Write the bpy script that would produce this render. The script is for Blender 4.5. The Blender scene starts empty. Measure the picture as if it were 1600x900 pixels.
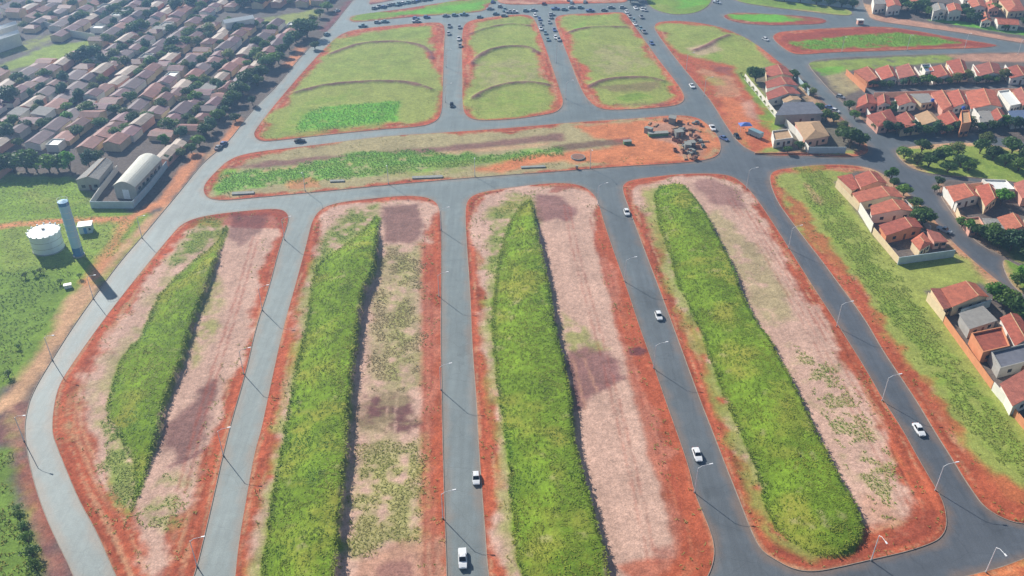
import bpy, math, random
import numpy as np
from mathutils import Vector, Matrix, Euler, geometry

R = math.radians
random.seed(7)
rng = np.random.default_rng(7)
scene = bpy.context.scene
COL = scene.collection

# ------------------------------------------------------------------ camera, sky, sun, exposure
FPX, PITCH, CAM_H = 1414.0, R(33.3), 148.0
cam_d = bpy.data.cameras.new('camera'); cam = bpy.data.objects.new('camera', cam_d); COL.objects.link(cam)
cam.location = (0, 0, CAM_H); cam.rotation_euler = (R(90) - PITCH, 0, 0)
cam_d.sensor_width = 36; cam_d.lens = 36 * FPX / 1600; cam_d.clip_start = 1; cam_d.clip_end = 20000
scene.camera = cam

SUN_EL, SHADOW_AZ = R(33), R(-51)          # shadows run towards the lower right of the picture
world = bpy.data.worlds.new('World'); scene.world = world; world.use_nodes = True
wn = world.node_tree
sky = wn.nodes.new('ShaderNodeTexSky'); sky.sky_type = 'NISHITA'; sky.sun_disc = False
sky.sun_elevation = SUN_EL; sky.sun_rotation = R(-39); sky.air_density = 1.0; sky.dust_density = 1.0
bg = wn.nodes['Background']; bg.inputs['Strength'].default_value = 0.066
wn.links.new(sky.outputs[0], bg.inputs[0])
sun_d = bpy.data.lights.new('sun', 'SUN'); sun = bpy.data.objects.new('sun', sun_d); COL.objects.link(sun)
sun_d.energy = 5.0; sun_d.angle = R(0.5); sun_d.color = (1.0, 0.95, 0.86)
sdir = Vector((math.cos(SHADOW_AZ) * math.cos(SUN_EL), math.sin(SHADOW_AZ) * math.cos(SUN_EL), -math.sin(SUN_EL)))
sun.rotation_euler = sdir.to_track_quat('-Z', 'Y').to_euler(); sun.location = (0, 200, 300)
scene.view_settings.view_transform = 'Standard'; scene.view_settings.look = 'None'
scene.view_settings.exposure = 0.48; scene.view_settings.gamma = 1.0
scene.view_settings.use_curve_mapping = False
scene.render.engine = 'CYCLES'
scene.cycles.max_bounces = 5; scene.cycles.volume_bounces = 0

# ------------------------------------------------------------------ plan: photograph survey -> ground plan
_s, _c = math.sin(PITCH), math.cos(PITCH)
def P(x, y, z=0.0):
    a, b = (x - 800) / FPX, -(y - 450) / FPX
    d = (a, b * _s + _c, b * _c - _s); t = (z - CAM_H) / d[2]
    return np.array((d[0] * t, d[1] * t))
def PP(pts, z=0.0): return np.array([P(x, y, z) for x, y in pts])
def scr_x(p):
    d = p[1] * _c + (CAM_H - p[2]) * _s
    return p[0] / d

# ------------------------------------------------------------------ numpy noise and polygon helpers
_tab = np.random.default_rng(3).random((256, 256))
def vnoise(x, y):
    xi, yi = np.floor(x).astype(int), np.floor(y).astype(int)
    u, v = x - xi, y - yi; u = u * u * (3 - 2 * u); v = v * v * (3 - 2 * v)
    g = lambda i, j: _tab[i & 255, j & 255]
    return (g(xi, yi) * (1 - u) + g(xi + 1, yi) * u) * (1 - v) + (g(xi, yi + 1) * (1 - u) + g(xi + 1, yi + 1) * u) * v
def fbm(x, y, f=1.0, o=4):
    r, a, t = 0, 0.5, 0
    for k in range(o):
        r = r + a * vnoise(x * f + 17.3 * k, y * f + 9.1 * k); t += a; a *= 0.55; f *= 2.1
    return r / t * 2 - 1
def sd_poly(p, poly):
    """signed distance, positive inside"""
    x, y = p[:, 0], p[:, 1]; d = np.full(len(p), 1e18); ins = np.zeros(len(p), bool)
    n = len(poly)
    for i in range(n):
        a, b = poly[i], poly[(i + 1) % n]
        e = b - a; L = e @ e + 1e-12
        t = np.clip(((x - a[0]) * e[0] + (y - a[1]) * e[1]) / L, 0, 1)
        dd = (x - a[0] - t * e[0]) ** 2 + (y - a[1] - t * e[1]) ** 2
        d = np.minimum(d, dd)
        c = ((a[1] > y) != (b[1] > y))
        if abs(e[1]) > 1e-12: ins ^= c & (x < a[0] + (y - a[1]) / e[1] * e[0])
    d = np.sqrt(d); return np.where(ins, d, -d)
def d_line(p, line):
    d = np.full(len(p), 1e18)
    for a, b in zip(line[:-1], line[1:]):
        e = b - a; L = e @ e + 1e-12
        t = np.clip(((p[:, 0] - a[0]) * e[0] + (p[:, 1] - a[1]) * e[1]) / L, 0, 1)
        d = np.minimum(d, (p[:, 0] - a[0] - t * e[0]) ** 2 + (p[:, 1] - a[1] - t * e[1]) ** 2)
    return np.sqrt(d)
def chaikin(p, n=2, closed=True):
    p = np.asarray(p, float)
    for _ in range(n):
        q = np.roll(p, -1, 0) if closed else p[1:]
        b = p if closed else p[:-1]
        m = np.empty((2 * len(b), 2)); m[0::2] = b * .75 + q * .25; m[1::2] = b * .25 + q * .75
        if not closed: m = np.vstack([p[:1], m, p[-1:]])
        p = m
    return p
def ccw(p):
    a = np.sum(p[:, 0] * np.roll(p[:, 1], -1) - np.roll(p[:, 0], -1) * p[:, 1])
    return p if a > 0 else p[::-1].copy()
def resample(p, step):
    q = np.vstack([p, p[:1]]); s = np.r_[0, np.cumsum(np.hypot(*np.diff(q, axis=0).T))]
    n = max(8, int(s[-1] / step)); t = np.linspace(0, s[-1], n, endpoint=False)
    return np.c_[np.interp(t, s, q[:, 0]), np.interp(t, s, q[:, 1])]
def inset(p, d):
    t = np.roll(p, -1, 0) - np.roll(p, 1, 0); t /= np.hypot(*t.T)[:, None] + 1e-9
    return p + np.c_[-t[:, 1], t[:, 0]] * d
def sstep(a, b, x):
    t = np.clip((x - a) / (b - a), 0, 1); return t * t * (3 - 2 * t)
def lin(r, g, b, k=1.0):
    f = lambda v: ((v / 255 + .055) / 1.055) ** 2.4 if v > 10 else v / 255 / 12.92
    return (f(r) * k, f(g) * k, f(b) * k)

ORD = ['zeroth', 'first', 'second', 'third', 'fourth', 'fifth', 'sixth', 'seventh', 'eighth', 'ninth', 'tenth', 'eleventh', 'twelfth',
       'thirteenth', 'fourteenth', 'fifteenth', 'sixteenth', 'seventeenth', 'eighteenth', 'nineteenth', 'twentieth']
def ordn(i):
    if i <= 20: return ORD[i]
    tens = ['', '', 'twenty', 'thirty', 'forty', 'fifty', 'sixty', 'seventy', 'eighty', 'ninety']
    if i % 10 == 0: return tens[i // 10][:-1] + 'ieth'
    return tens[i // 10] + '-' + ORD[i % 10]

# ------------------------------------------------------------------ materials
_mc = {}
def mat(key, col, rough=0.8, var=0.15, scale=1.0, bump=0.0, spec=0.3, attr=None, rand=0.0, translucent=0.0, metal=0.0, stretch=None, wave=None, fine=0.0):
    if key in _mc: return _mc[key]
    m = bpy.data.materials.new(key); m.use_nodes = True; nt = m.node_tree; N, L = nt.nodes, nt.links
    b = N['Principled BSDF']; b.inputs['Roughness'].default_value = rough
    b.inputs['Specular IOR Level'].default_value = spec; b.inputs['Metallic'].default_value = metal
    tc = N.new('ShaderNodeTexCoord'); src = tc.outputs['Object']
    if stretch:
        mp = N.new('ShaderNodeMapping'); mp.inputs['Scale'].default_value = stretch; L.new(src, mp.inputs[0]); src = mp.outputs[0]
    if attr:
        a = N.new('ShaderNodeAttribute'); a.attribute_name = attr; c = a.outputs['Color']
    else:
        a = N.new('ShaderNodeRGB'); a.outputs[0].default_value = (*col, 1); c = a.outputs[0]
    nz = N.new('ShaderNodeTexNoise'); nz.inputs['Scale'].default_value = scale; nz.inputs['Detail'].default_value = 6; nz.inputs['Roughness'].default_value = .65
    L.new(src, nz.inputs['Vector'])
    mr = N.new('ShaderNodeMapRange'); mr.inputs[1].default_value = .25; mr.inputs[2].default_value = .75
    mr.inputs[3].default_value = 1 - var; mr.inputs[4].default_value = 1 + var; L.new(nz.outputs['Fac'], mr.inputs[0])
    val = mr.outputs[0]
    if fine:
        n2 = N.new('ShaderNodeTexNoise'); n2.inputs['Scale'].default_value = 3.1; n2.inputs['Detail'].default_value = 3
        L.new(tc.outputs['Object'], n2.inputs['Vector'])
        m2 = N.new('ShaderNodeMapRange'); m2.inputs[1].default_value = .3; m2.inputs[2].default_value = .7; m2.inputs[3].default_value = 1 - fine; m2.inputs[4].default_value = 1 + fine
        L.new(n2.outputs['Fac'], m2.inputs[0])
        mu = N.new('ShaderNodeMath'); mu.operation = 'MULTIPLY'; L.new(val, mu.inputs[0]); L.new(m2.outputs[0], mu.inputs[1]); val = mu.outputs[0]
    if rand:
        oi = N.new('ShaderNodeObjectInfo'); m3 = N.new('ShaderNodeMapRange'); m3.inputs[3].default_value = 1 - rand; m3.inputs[4].default_value = 1 + rand
        L.new(oi.outputs['Random'], m3.inputs[0]); mu = N.new('ShaderNodeMath'); mu.operation = 'MULTIPLY'
        L.new(val, mu.inputs[0]); L.new(m3.outputs[0], mu.inputs[1]); val = mu.outputs[0]
    hs = N.new('ShaderNodeVectorMath'); hs.operation = 'SCALE'; L.new(c, hs.inputs[0]); L.new(val, hs.inputs['Scale'])
    L.new(hs.outputs[0], b.inputs['Base Color'])
    if wave:
        w = N.new('ShaderNodeTexWave'); w.bands_direction = wave[0]; w.inputs['Scale'].default_value = wave[1]; L.new(tc.outputs['Object'], w.inputs['Vector'])
        bp = N.new('ShaderNodeBump'); bp.inputs['Strength'].default_value = .5; bp.inputs['Distance'].default_value = .06
        L.new(w.outputs['Fac'], bp.inputs['Height']); L.new(bp.outputs[0], b.inputs['Normal'])
    elif bump:
        bp = N.new('ShaderNodeBump'); bp.inputs['Strength'].default_value = 1.0; bp.inputs['Distance'].default_value = bump
        L.new(nz.outputs['Fac'], bp.inputs['Height']); L.new(bp.outputs[0], b.inputs['Normal'])
    if translucent:
        tr = N.new('ShaderNodeBsdfTranslucent'); L.new(hs.outputs[0], tr.inputs[0]); mx = N.new('ShaderNodeMixShader'); mx.inputs[0].default_value = translucent
        L.new(b.outputs[0], mx.inputs[1]); L.new(tr.outputs[0], mx.inputs[2]); L.new(mx.outputs[0], N['Material Output'].inputs[0])
    _mc[key] = m; return m

M_SOIL = mat('soil', None, .95, .26, .7, .2, .12, attr='soil', fine=.24)
M_ROAD = mat('asphalt', None, .6, .13, .5, .0, .35, attr='soil', stretch=(1.6, .05, 1), fine=.1)
def add_cracks(m):
    N, L = m.node_tree.nodes, m.node_tree.links; b = N['Principled BSDF']; src = b.inputs['Base Color'].links[0].from_socket
    tc = N.new('ShaderNodeTexCoord'); nz = N.new('ShaderNodeTexNoise'); nz.inputs['Scale'].default_value = .6; L.new(tc.outputs['Object'], nz.inputs['Vector'])
    ad = N.new('ShaderNodeVectorMath'); ad.operation = 'ADD'; L.new(tc.outputs['Object'], ad.inputs[0]); L.new(nz.outputs['Color'], ad.inputs[1])
    vo = N.new('ShaderNodeTexVoronoi'); vo.feature = 'DISTANCE_TO_EDGE'; vo.inputs['Scale'].default_value = .11; L.new(ad.outputs[0], vo.inputs['Vector'])
    mr = N.new('ShaderNodeMapRange'); mr.inputs[1].default_value = .0; mr.inputs[2].default_value = .012; mr.inputs[3].default_value = .84; mr.inputs[4].default_value = 1.0; L.new(vo.outputs['Distance'], mr.inputs[0])
    sc = N.new('ShaderNodeVectorMath'); sc.operation = 'SCALE'; L.new(src, sc.inputs[0]); L.new(mr.outputs[0], sc.inputs['Scale']); L.new(sc.outputs[0], b.inputs['Base Color'])
add_cracks(M_ROAD)
M_GRND = mat('scrub_ground', lin(120, 110, 80), .95, .35, .05, 0, .1)
M_KERB = mat('kerb_concrete', lin(158, 142, 128), .85, .35, .5, 0, .2)
M_BLADE = mat('grass_blade', None, .6, .12, .25, 0, .2, attr='tint', translucent=.36)
M_BARK = mat('bark', lin(92, 78, 62), .9, .3, 3, 0, .1)
M_GLASS = mat('car_glass', (.01, .012, .016), .08, 0, 1, 0, .6)
M_TYRE = mat('rubber', (.02, .02, .02), .85, .1, 5)
M_RIM = mat('alloy', (.45, .45, .46), .35, .05, 5, metal=.8)
M_LAMP = mat('lamp_lens', (.75, .76, .76), .15, 0, 1, 0, .6)
M_TAIL = mat('tail_lens', (.4, .02, .02), .2, 0, 1, 0, .6)
M_POLE = mat('galvanised_steel', (.74, .75, .78), .5, .1, 2)
M_WIN = mat('window_glass', (.03, .035, .045), .12, 0, 1, 0, .5)
M_DOOR = mat('door_wood', lin(110, 75, 50), .6, .2, 3)
def leaf_mat(key, c): return mat('leaf_' + key, lin(*c), .55, .45, .9, 0, .25, rand=.38, translucent=.32)

# ------------------------------------------------------------------ mesh / object helpers
def mesh(name, v, f, m=None, smooth=False):
    me = bpy.data.meshes.new(name); me.from_pydata([tuple(map(float, a)) for a in v], [], [tuple(map(int, a)) for a in f]); me.update()
    if m: me.materials.append(m)
    if smooth: me.polygons.foreach_set('use_smooth', [True] * len(me.polygons))
    return me
def fast_mesh(name, v, loops, per, m):
    me = bpy.data.meshes.new(name); nf = len(loops) // per
    me.vertices.add(len(v)); me.vertices.foreach_set('co', np.asarray(v, np.float32).ravel())
    me.loops.add(len(loops)); me.loops.foreach_set('vertex_index', np.asarray(loops, np.int32))
    me.polygons.add(nf); me.polygons.foreach_set('loop_start', np.arange(nf, dtype=np.int32) * per)
    me.update(calc_edges=True); me.materials.append(m); return me
def put(name, me, parent=None, loc=(0, 0, 0), rz=0.0):
    o = bpy.data.objects.new(name, me); COL.objects.link(o); o.location = loc; o.rotation_euler = (0, 0, rz)
    if parent is not None: o.parent = parent
    return o
def empty(name, loc=(0, 0, 0), rz=0.0): return put(name, None, None, loc, rz)
def tag(o, label=None, cat=None, group=None, kind=None):
    if label: o['label'] = label
    if cat: o['category'] = cat
    if group: o['group'] = group
    if kind: o['kind'] = kind
    return o
def dup(o, loc, rz=0.0, sc=(1, 1, 1)):
    c = o.copy(); COL.objects.link(c); c.location = loc; c.rotation_euler = (0, 0, rz); c.scale = sc
    for ch in o.children:
        d = ch.copy(); COL.objects.link(d); d.parent = c
        for g in ch.children:
            e = g.copy(); COL.objects.link(e); e.parent = d
    return c
def purge(protos):
    for o in protos:
        for ch in list(o.children_recursive): bpy.data.objects.remove(ch)
        bpy.data.objects.remove(o)
def label_lr(objs, fmt, cat, group):
    objs = sorted(objs, key=lambda o: scr_x(o.location))
    for i, o in enumerate(objs): tag(o, fmt.format(ordn(i + 1)), cat, group)
class MB:
    def __init__(s): s.v = []; s.f = []
    def box(s, x0, x1, y0, y1, z0, z1):
        n = len(s.v); s.v += [(x0, y0, z0), (x1, y0, z0), (x1, y1, z0), (x0, y1, z0), (x0, y0, z1), (x1, y0, z1), (x1, y1, z1), (x0, y1, z1)]
        s.f += [tuple(n + i for i in q) for q in ((3, 2, 1, 0), (4, 5, 6, 7), (0, 1, 5, 4), (1, 2, 6, 5), (2, 3, 7, 6), (3, 0, 4, 7))]; return s
    def hexa(s, b, t):
        n = len(s.v); s.v += list(b) + list(t)
        s.f += [tuple(n + i for i in q) for q in ((3, 2, 1, 0), (4, 5, 6, 7), (0, 1, 5, 4), (1, 2, 6, 5), (2, 3, 7, 6), (3, 0, 4, 7))]; return s
    def tube(s, a, b, r0, r1, k=8, cap=True):
        a, b = Vector(a), Vector(b); d = (b - a).normalized()
        u = d.orthogonal().normalized(); w = d.cross(u); n = len(s.v)
        for c, r in ((a, r0), (b, r1)):
            for i in range(k):
                t = 2 * math.pi * i / k; s.v.append(tuple(c + u * math.cos(t) * r + w * math.sin(t) * r))
        for i in range(k): j = (i + 1) % k; s.f.append((n + i, n + j, n + k + j, n + k + i))
        if cap: s.f.append(tuple(n + i for i in range(k))[::-1]); s.f.append(tuple(n + k + i for i in range(k)))
        return s
    def poly(s, pts): n = len(s.v); s.v += list(pts); s.f.append(tuple(range(n, n + len(pts)))); return s
    def mesh(s, name, m, smooth=False): return mesh(name, s.v, s.f, m, smooth)
    def put(s, name, m, parent=None, loc=(0, 0, 0), rz=0.0, smooth=False): return put(name, s.mesh(name, m, smooth), parent, loc, rz)
def solid_sheet(v, f, th):
    """sheet thickened downwards; boundary stitched"""
    n = len(v); V = [tuple(p) for p in v] + [(p[0], p[1], p[2] - th) for p in v]; Fs = [tuple(q) for q in f] + [tuple(i + n for i in q[::-1]) for q in f]
    e = {}
    for q in f:
        for a, b in zip(q, q[1:] + q[:1]): e[(a, b)] = 1
    for a, b in list(e):
        if (b, a) not in e: Fs.append((b, a, a + n, b + n))
    return V, Fs

# ------------------------------------------------------------------ soils
SOIL = {
 'red': lin(174, 90, 62), 'red2': lin(152, 76, 58), 'orange': lin(205, 125, 82), 'tan': lin(196, 155, 120), 'pale': lin(198, 162, 144), 'pink': lin(192, 144, 120),
 'dry': lin(165, 152, 112), 'olive': lin(146, 154, 78), 'green': lin(124, 150, 58), 'bright': lin(106, 168, 52), 'dark': lin(52, 66, 28),
 'burn': lin(124, 82, 82), 'burn2': lin(100, 62, 64), 'grey': lin(150, 146, 140), 'yard': lin(108, 98, 92), 'street': lin(110, 108, 108), 'path': lin(206, 138, 98),
 'turf': lin(112, 138, 40), 'scrub': lin(112, 138, 58), 'lawn': lin(138, 154, 72)}
SOIL = {k: np.array(v) for k, v in SOIL.items()}
def paint_color(p, base, regions, outline=None, ring=None):
    """albedo of the soil at the points p: base soil plus bounded soil patches with ragged borders"""
    n1 = fbm(p[:, 0], p[:, 1], .09); n2 = fbm(p[:, 0] + 55, p[:, 1] + 13, .35)
    st_ = fbm((p[:, 0] + .075 * p[:, 1]) * 1.1, p[:, 1] * .05, 1.0, 3); c = np.tile(SOIL[base], (len(p), 1)) * (1 + .18 * n1 + .16 * n2 + .12 * st_)[:, None]
    if ring is not None:
        do = np.abs(sd_poly(p, outline)); w0, cn = ring[0] * .85, ring[1]
        streak = fbm(do * 1.4, p[:, 1] * .03 + p[:, 0] * .03, 1.0, 3)
        w = 1 - sstep(w0 - 1.3, w0 + 1.3, do + 1.8 * n2 + 2.5 * n1 + 6.5 * fbm(p[:, 0] + 7, p[:, 1] + 70, .04, 3))
        rc = SOIL[cn] * (1 + .55 * streak + .2 * n2 + .2 * n1 + .18 * fbm(p[:, 0], p[:, 1], .9, 2))[:, None]
        pal = sstep(.12, .5, fbm(do * 1.3 + 40, p[:, 1] * .06 + p[:, 0] * .04, 1.0, 2))[:, None] * .6
        rc = rc * (1 - pal) + SOIL['tan'] * pal
        c = c * (1 - w)[:, None] + rc * w[:, None]
    for rg in regions:
        cn, poly, soft, amp, st = (list(rg) + [1.0, 2.0, 1.0])[:5] if len(rg) < 5 else rg[:5]
        poly = poly if isinstance(poly, np.ndarray) else PP(poly)
        if len(rg) > 5:      # a track: polyline with half width
            d = rg[5] - d_line(p, poly)
        else: d = sd_poly(p, poly)
        nn = fbm(p[:, 0] + 31, p[:, 1] + 77, .22, 4)
        w = sstep(-soft, soft, d + amp * nn) * st
        if cn in ('turf', 'green', 'lawn', 'scrub', 'bright', 'olive', 'dry') and st < 1:
            w = w * sstep(-.35, .25, fbm(p[:, 0] + 8, p[:, 1] + 3, .3, 4) + (st - .5))
        cc = SOIL[cn] * (1 + .26 * fbm(p[:, 0] + 5, p[:, 1] + 50, .16) + .24 * n2 + (.3 * fbm(p[:, 0] + 15, p[:, 1] + 5, .8, 3) if cn == 'turf' else 0))[:, None]
        if cn == 'turf':      # mixed sward: yellowing and thin, nearly bare patches
            y = sstep(.0, .6, fbm(p[:, 0] + 140, p[:, 1] + 25, .11, 4))[:, None]; cc = cc * (1 - .75 * y) + np.array(lin(150, 146, 62)) * .75 * y
            bq = sstep(.38, .62, fbm(p[:, 0] + 240, p[:, 1] + 125, .3, 4))[:, None] * .55; cc = cc * (1 - bq) + SOIL['dry'] * bq
        c = c * (1 - w)[:, None] + cc * w[:, None]
    return np.clip(c, 0, 1)
def soil_mesh(name, outline, res, zf, colf, m, near=None):
    """constrained Delaunay sheet inside the outline with a jittered grid of inner points"""
    lo, hi = outline.min(0), outline.max(0)
    gx, gy = np.meshgrid(np.arange(lo[0], hi[0], res), np.arange(lo[1], hi[1], res))
    g = np.c_[gx.ravel(), gy.ravel()]; g += rng.uniform(-.3, .3, g.shape) * res
    g = g[sd_poly(g, outline) > res * .45]
    if near:
        gx, gy = np.meshgrid(np.arange(lo[0], hi[0], near[1]), np.arange(lo[1], near[0], near[1])); q = np.c_[gx.ravel(), gy.ravel()]; q += rng.uniform(-.3, .3, q.shape) * near[1]
        on = np.ones(len(q), bool)
        for o in PARC.values(): on &= sd_poly(q, o[::4]) < 1.5
        g = np.vstack([g[g[:, 1] > near[0]], q[on & (sd_poly(q, outline) > near[1])]])
    pts = np.vstack([outline, g]); n = len(outline)
    vs, _, fs, *_ = geometry.delaunay_2d_cdt([Vector(q) for q in pts], [(i, (i + 1) % n) for i in range(n)], [], 1, 1e-4)
    v = np.array([(q.x, q.y) for q in vs]); z = zf(v)
    fl = [i for f in fs for i in f]
    me = fast_mesh(name, np.c_[v, z], fl, 3, m)
    c = colf(v); at = me.color_attributes.new('soil', 'FLOAT_COLOR', 'POINT')
    at.data.foreach_set('color', np.c_[c, np.ones(len(c))].astype(np.float32).ravel())
    return me
KH = 0.14
def terrace_z(p, W, H):
    """grass terrace: rises gently from its western edge and drops as a bank along the eastern one"""
    wob = .5 * fbm(p[:, 0] + 31, p[:, 1] + 77, .3, 4)
    d = sd_poly(p, W) + wob
    return H * sstep(-.1, .6, d) * sstep(-11, 0, sd_poly(p - np.array((11.0, 0)), W)) * (.45 + .55 * sstep(-9, 0, sd_poly(p - np.array((0, 9.0)), W))) * (1 + .12 * fbm(p[:, 0], p[:, 1], .12, 3))
PARC = {}
def parcel(name, outline_px, base, regions=(), ring=None, res=1.0, berms=(), smooth=2, step=1.2, bumpy=.05, kerb=True, dz=0.0, terrace=None):
    o = ccw(chaikin(PP(outline_px), smooth)); o = ccw(resample(o, step)); PARC[name] = o
    inn = inset(o, .13)
    bl = [(chaikin(PP(b), 2, False), h, w) for b, h, w in [(b, h * .75, w * .72) for b, h, w in berms]]; o3 = o[::3]
    def zf(p):
        d = np.clip(sd_poly(p, o3), 0, 6)
        z = KH + dz - .012 + bumpy * fbm(p[:, 0], p[:, 1], .35, 3) * sstep(.3, 3, d)
        if terrace is not None: z = z + terrace_z(p, *terrace)
        if ring is not None: z = z - .07 * fbm(d * 1.4, p[:, 1] * .03 + p[:, 0] * .03, 1.0, 3) * sstep(.4, 1.2, d) * (1 - sstep(ring[0], ring[0] + 2, d))
        for ln, h, w in bl:
            dd = d_line(p, ln); z = z + h * np.exp(-(dd / w) ** 2) * (1 + .25 * fbm(p[:, 0], p[:, 1], .2, 2)) * sstep(1.0, 5, d)
        return z
    rg = list(regions) + [('burn', ln, .7, 1.4, .85, w * .85) for ln, h, w in bl]
    me = soil_mesh(name, inn, res, zf, lambda p: paint_color(p, base, rg, o[::2], ring), M_SOIL)
    g = tag(put(name, me), kind='structure')
    if kerb:
        n = len(o); v = [(*q, 0.0) for q in o] + [(*q, KH) for q in inset(o, .02)] + [(*q, KH) for q in inset(o, .16)]
        f = []
        for i in range(n):
            j = (i + 1) % n; f += [(i, j, n + j, n + i), (n + i, n + j, 2 * n + j, 2 * n + i)]
        tag(put('kerb', mesh('kerb', v, f, M_KERB)), kind='structure')
    return g

tag(put('ground', mesh('ground', [(-6000, -3000, -.4), (6000, -3000, -.4), (6000, 9000, -.4), (-6000, 9000, -.4)], [(0, 1, 2, 3)], M_GRND)), kind='structure')

# asphalt: one sheet under all kerbed plots; its colour grades from paler in the west to darker in the east
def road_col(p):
    old = np.array(lin(122, 133, 132)); new = np.array(lin(86, 91, 98))  # old: paler tone of the western end, new: darker tone of the eastern end
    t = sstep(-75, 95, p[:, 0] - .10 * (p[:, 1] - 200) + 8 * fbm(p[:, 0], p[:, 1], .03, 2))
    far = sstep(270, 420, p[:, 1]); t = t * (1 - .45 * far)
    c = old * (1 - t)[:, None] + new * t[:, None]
    c = c * (1 + .14 * fbm(p[:, 0], p[:, 1], .06) + .12 * fbm(p[:, 0], p[:, 1], .4, 3))[:, None]
    dk = np.full(len(p), 1e9)
    for o in PARC.values(): dk = np.minimum(dk, np.abs(sd_poly(p, o[::3])))
    du = (1 - sstep(.2, 2.2, dk + 1.2 * fbm(p[:, 0], p[:, 1], .25, 3)))[:, None] * .35
    lane = (np.exp(-((dk - 1.7) / .35) ** 2) + np.exp(-((dk - 3.2) / .35) ** 2))[:, None] * .13
    pr = np.random.default_rng(9); road_like = p
    for _ in range(70):          # repaired rectangles of newer asphalt
        q = np.array((pr.uniform(-110, 120), pr.uniform(115, 330))); a = R(-85.6 + 90); w, h = pr.uniform(.8, 2.2), pr.uniform(1.5, 6)
        dx = (p - q) @ np.array((math.cos(a), math.sin(a))); dy = (p - q) @ np.array((-math.sin(a), math.cos(a)))
        c = c * (1 - .16 * sstep(-.3, .3, np.minimum(w - np.abs(dx), h - np.abs(dy))))[:, None]
    return c * (1 - du + lane) + SOIL['tan'] * .6 * du
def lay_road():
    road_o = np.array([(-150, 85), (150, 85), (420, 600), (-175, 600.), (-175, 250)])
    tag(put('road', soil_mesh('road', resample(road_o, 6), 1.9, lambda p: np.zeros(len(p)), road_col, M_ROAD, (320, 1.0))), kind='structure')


# ------------------------------------------------------------------ kerbed plots of the new estate
G1 = [(250,450),(300,400),(335,378),(352,345),(357,342),(347,380),(327,437),(302,500),(282,575),(262,612),(245,687),(217,762),(205,797),(200,790),(212,740),(200,700),(165,650),(164,630),(172,600),(185,562),(197,537),(217,525),(235,475)]
G2 = [(593,322),(570,350),(540,375),(500,400),(485,425),(482,475),(467,537),(455,590),(442,662),(437,690),(425,750),(415,825),(405,900),(400,960),(520,960),(527,900),(530,850),(536,762),(544,700),(545,670),(547,612),(555,562),(560,512),(570,450),(585,425),(590,380)]
G3 = [(800,330),(822,306),(832,305),(837,345),(850,400),(860,447),(867,500),(882,562),(892,612),(897,672),(900,687),(912,745),(930,800),(947,860),(952,900),(955,925),(830,905),(810,882),(802,837),(800,800),(792,700),(787,675),(777,600),(767,510),(772,440),(785,370)]
G4 = [(1020,285),(1062,284),(1082,300),(1112,350),(1150,425),(1162,465),(1190,515),(1200,522),(1215,555),(1245,607),(1272,667),(1287,695),(1312,745),(1340,792),(1353,832),(1330,858),(1300,865),(1265,855),(1225,830),(1200,800),(1190,750),(1167,687),(1157,672),(1132,612),(1112,562),(1095,512),(1070,457),(1060,447),(1050,400),(1030,350)]

WG1, WG2, WG3, WG4 = [ccw(chaikin(PP(g, h * .7), 1)) for g, h in ((G1, 2.1), (G2, 2.7), (G3, 2.5), (G4, 2.0))]
def tracks(px, st):
    """a pair of wheel ruts worn into the soil"""
    w = chaikin(PP(px), 2, False); t = np.gradient(w, axis=0); t /= np.hypot(*t.T)[:, None]; n = np.c_[-t[:, 1], t[:, 0]]
    return [('red2', w + n * .85, .3, .35, st, .28), ('red2', w - n * .85, .3, .35, st, .28)]
parcel('triangular_block', [(200,450),(160,502),(110,572),(90,605),(82,645),(81,675),(85,690),(105,740),(125,787),(150,830),(180,900),(200,940),(245,960),(290,935),(305,900),(327,810),(357,675),(385,582),(400,512),(421,450),(437,387),(452,345),(450,333),(437,326),(400,328),(325,336),(287,347),(265,370)],
  'pale', [('red2', [(290,340),(450,325),(445,360),(300,352)], 1, 1.5, .8),
   ('dry', [(265,400),(300,370),(330,350),(330,380),(270,440),(230,520),(170,620),(110,690),(105,640),(180,530)], 2, 3, .5),
   ('turf', [(262,425),(290,370),(310,345),(355,338),(345,375),(300,402)], 2.5, 3, .8), ('lawn', [(158,655),(205,690),(215,745),(200,805),(185,785),(165,725)], 1.5, 3, .9),
   ('burn2', [(360,335),(420,335),(410,365),(375,385),(355,370)], 1.5, 2, .6), ('burn2', [(262,655),(300,622),(335,600),(330,655),(312,688),(285,714),(252,705)], 2, 4.5, .75),
   ('olive', [(325,420),(350,440),(340,520),(305,570),(300,540),(312,490)], 1.5, 2, .7), ('lawn', [(212,805),(260,735),(295,760),(275,830),(235,815)], 2, 4, .55),
   *tracks([(262,860),(285,760),(330,600),(375,460),(400,370)], .5), *tracks([(140,560),(118,640),(150,730),(200,830)], .45), ('olive', WG1 - np.array((2.2, 0)), 1.6, 2.5, 0.35), ('turf', WG1, .7, 1.2), ('red2', [(230,905),(260,885),(295,885),(300,920),(240,935)], 1, 1.5, .6), ('burn', [(262,730),(300,715),(320,700)], .5, .5, .7, .5)],
  ring=(5.2, 'red'), res=.68, terrace=(WG1, 2.1))
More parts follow.
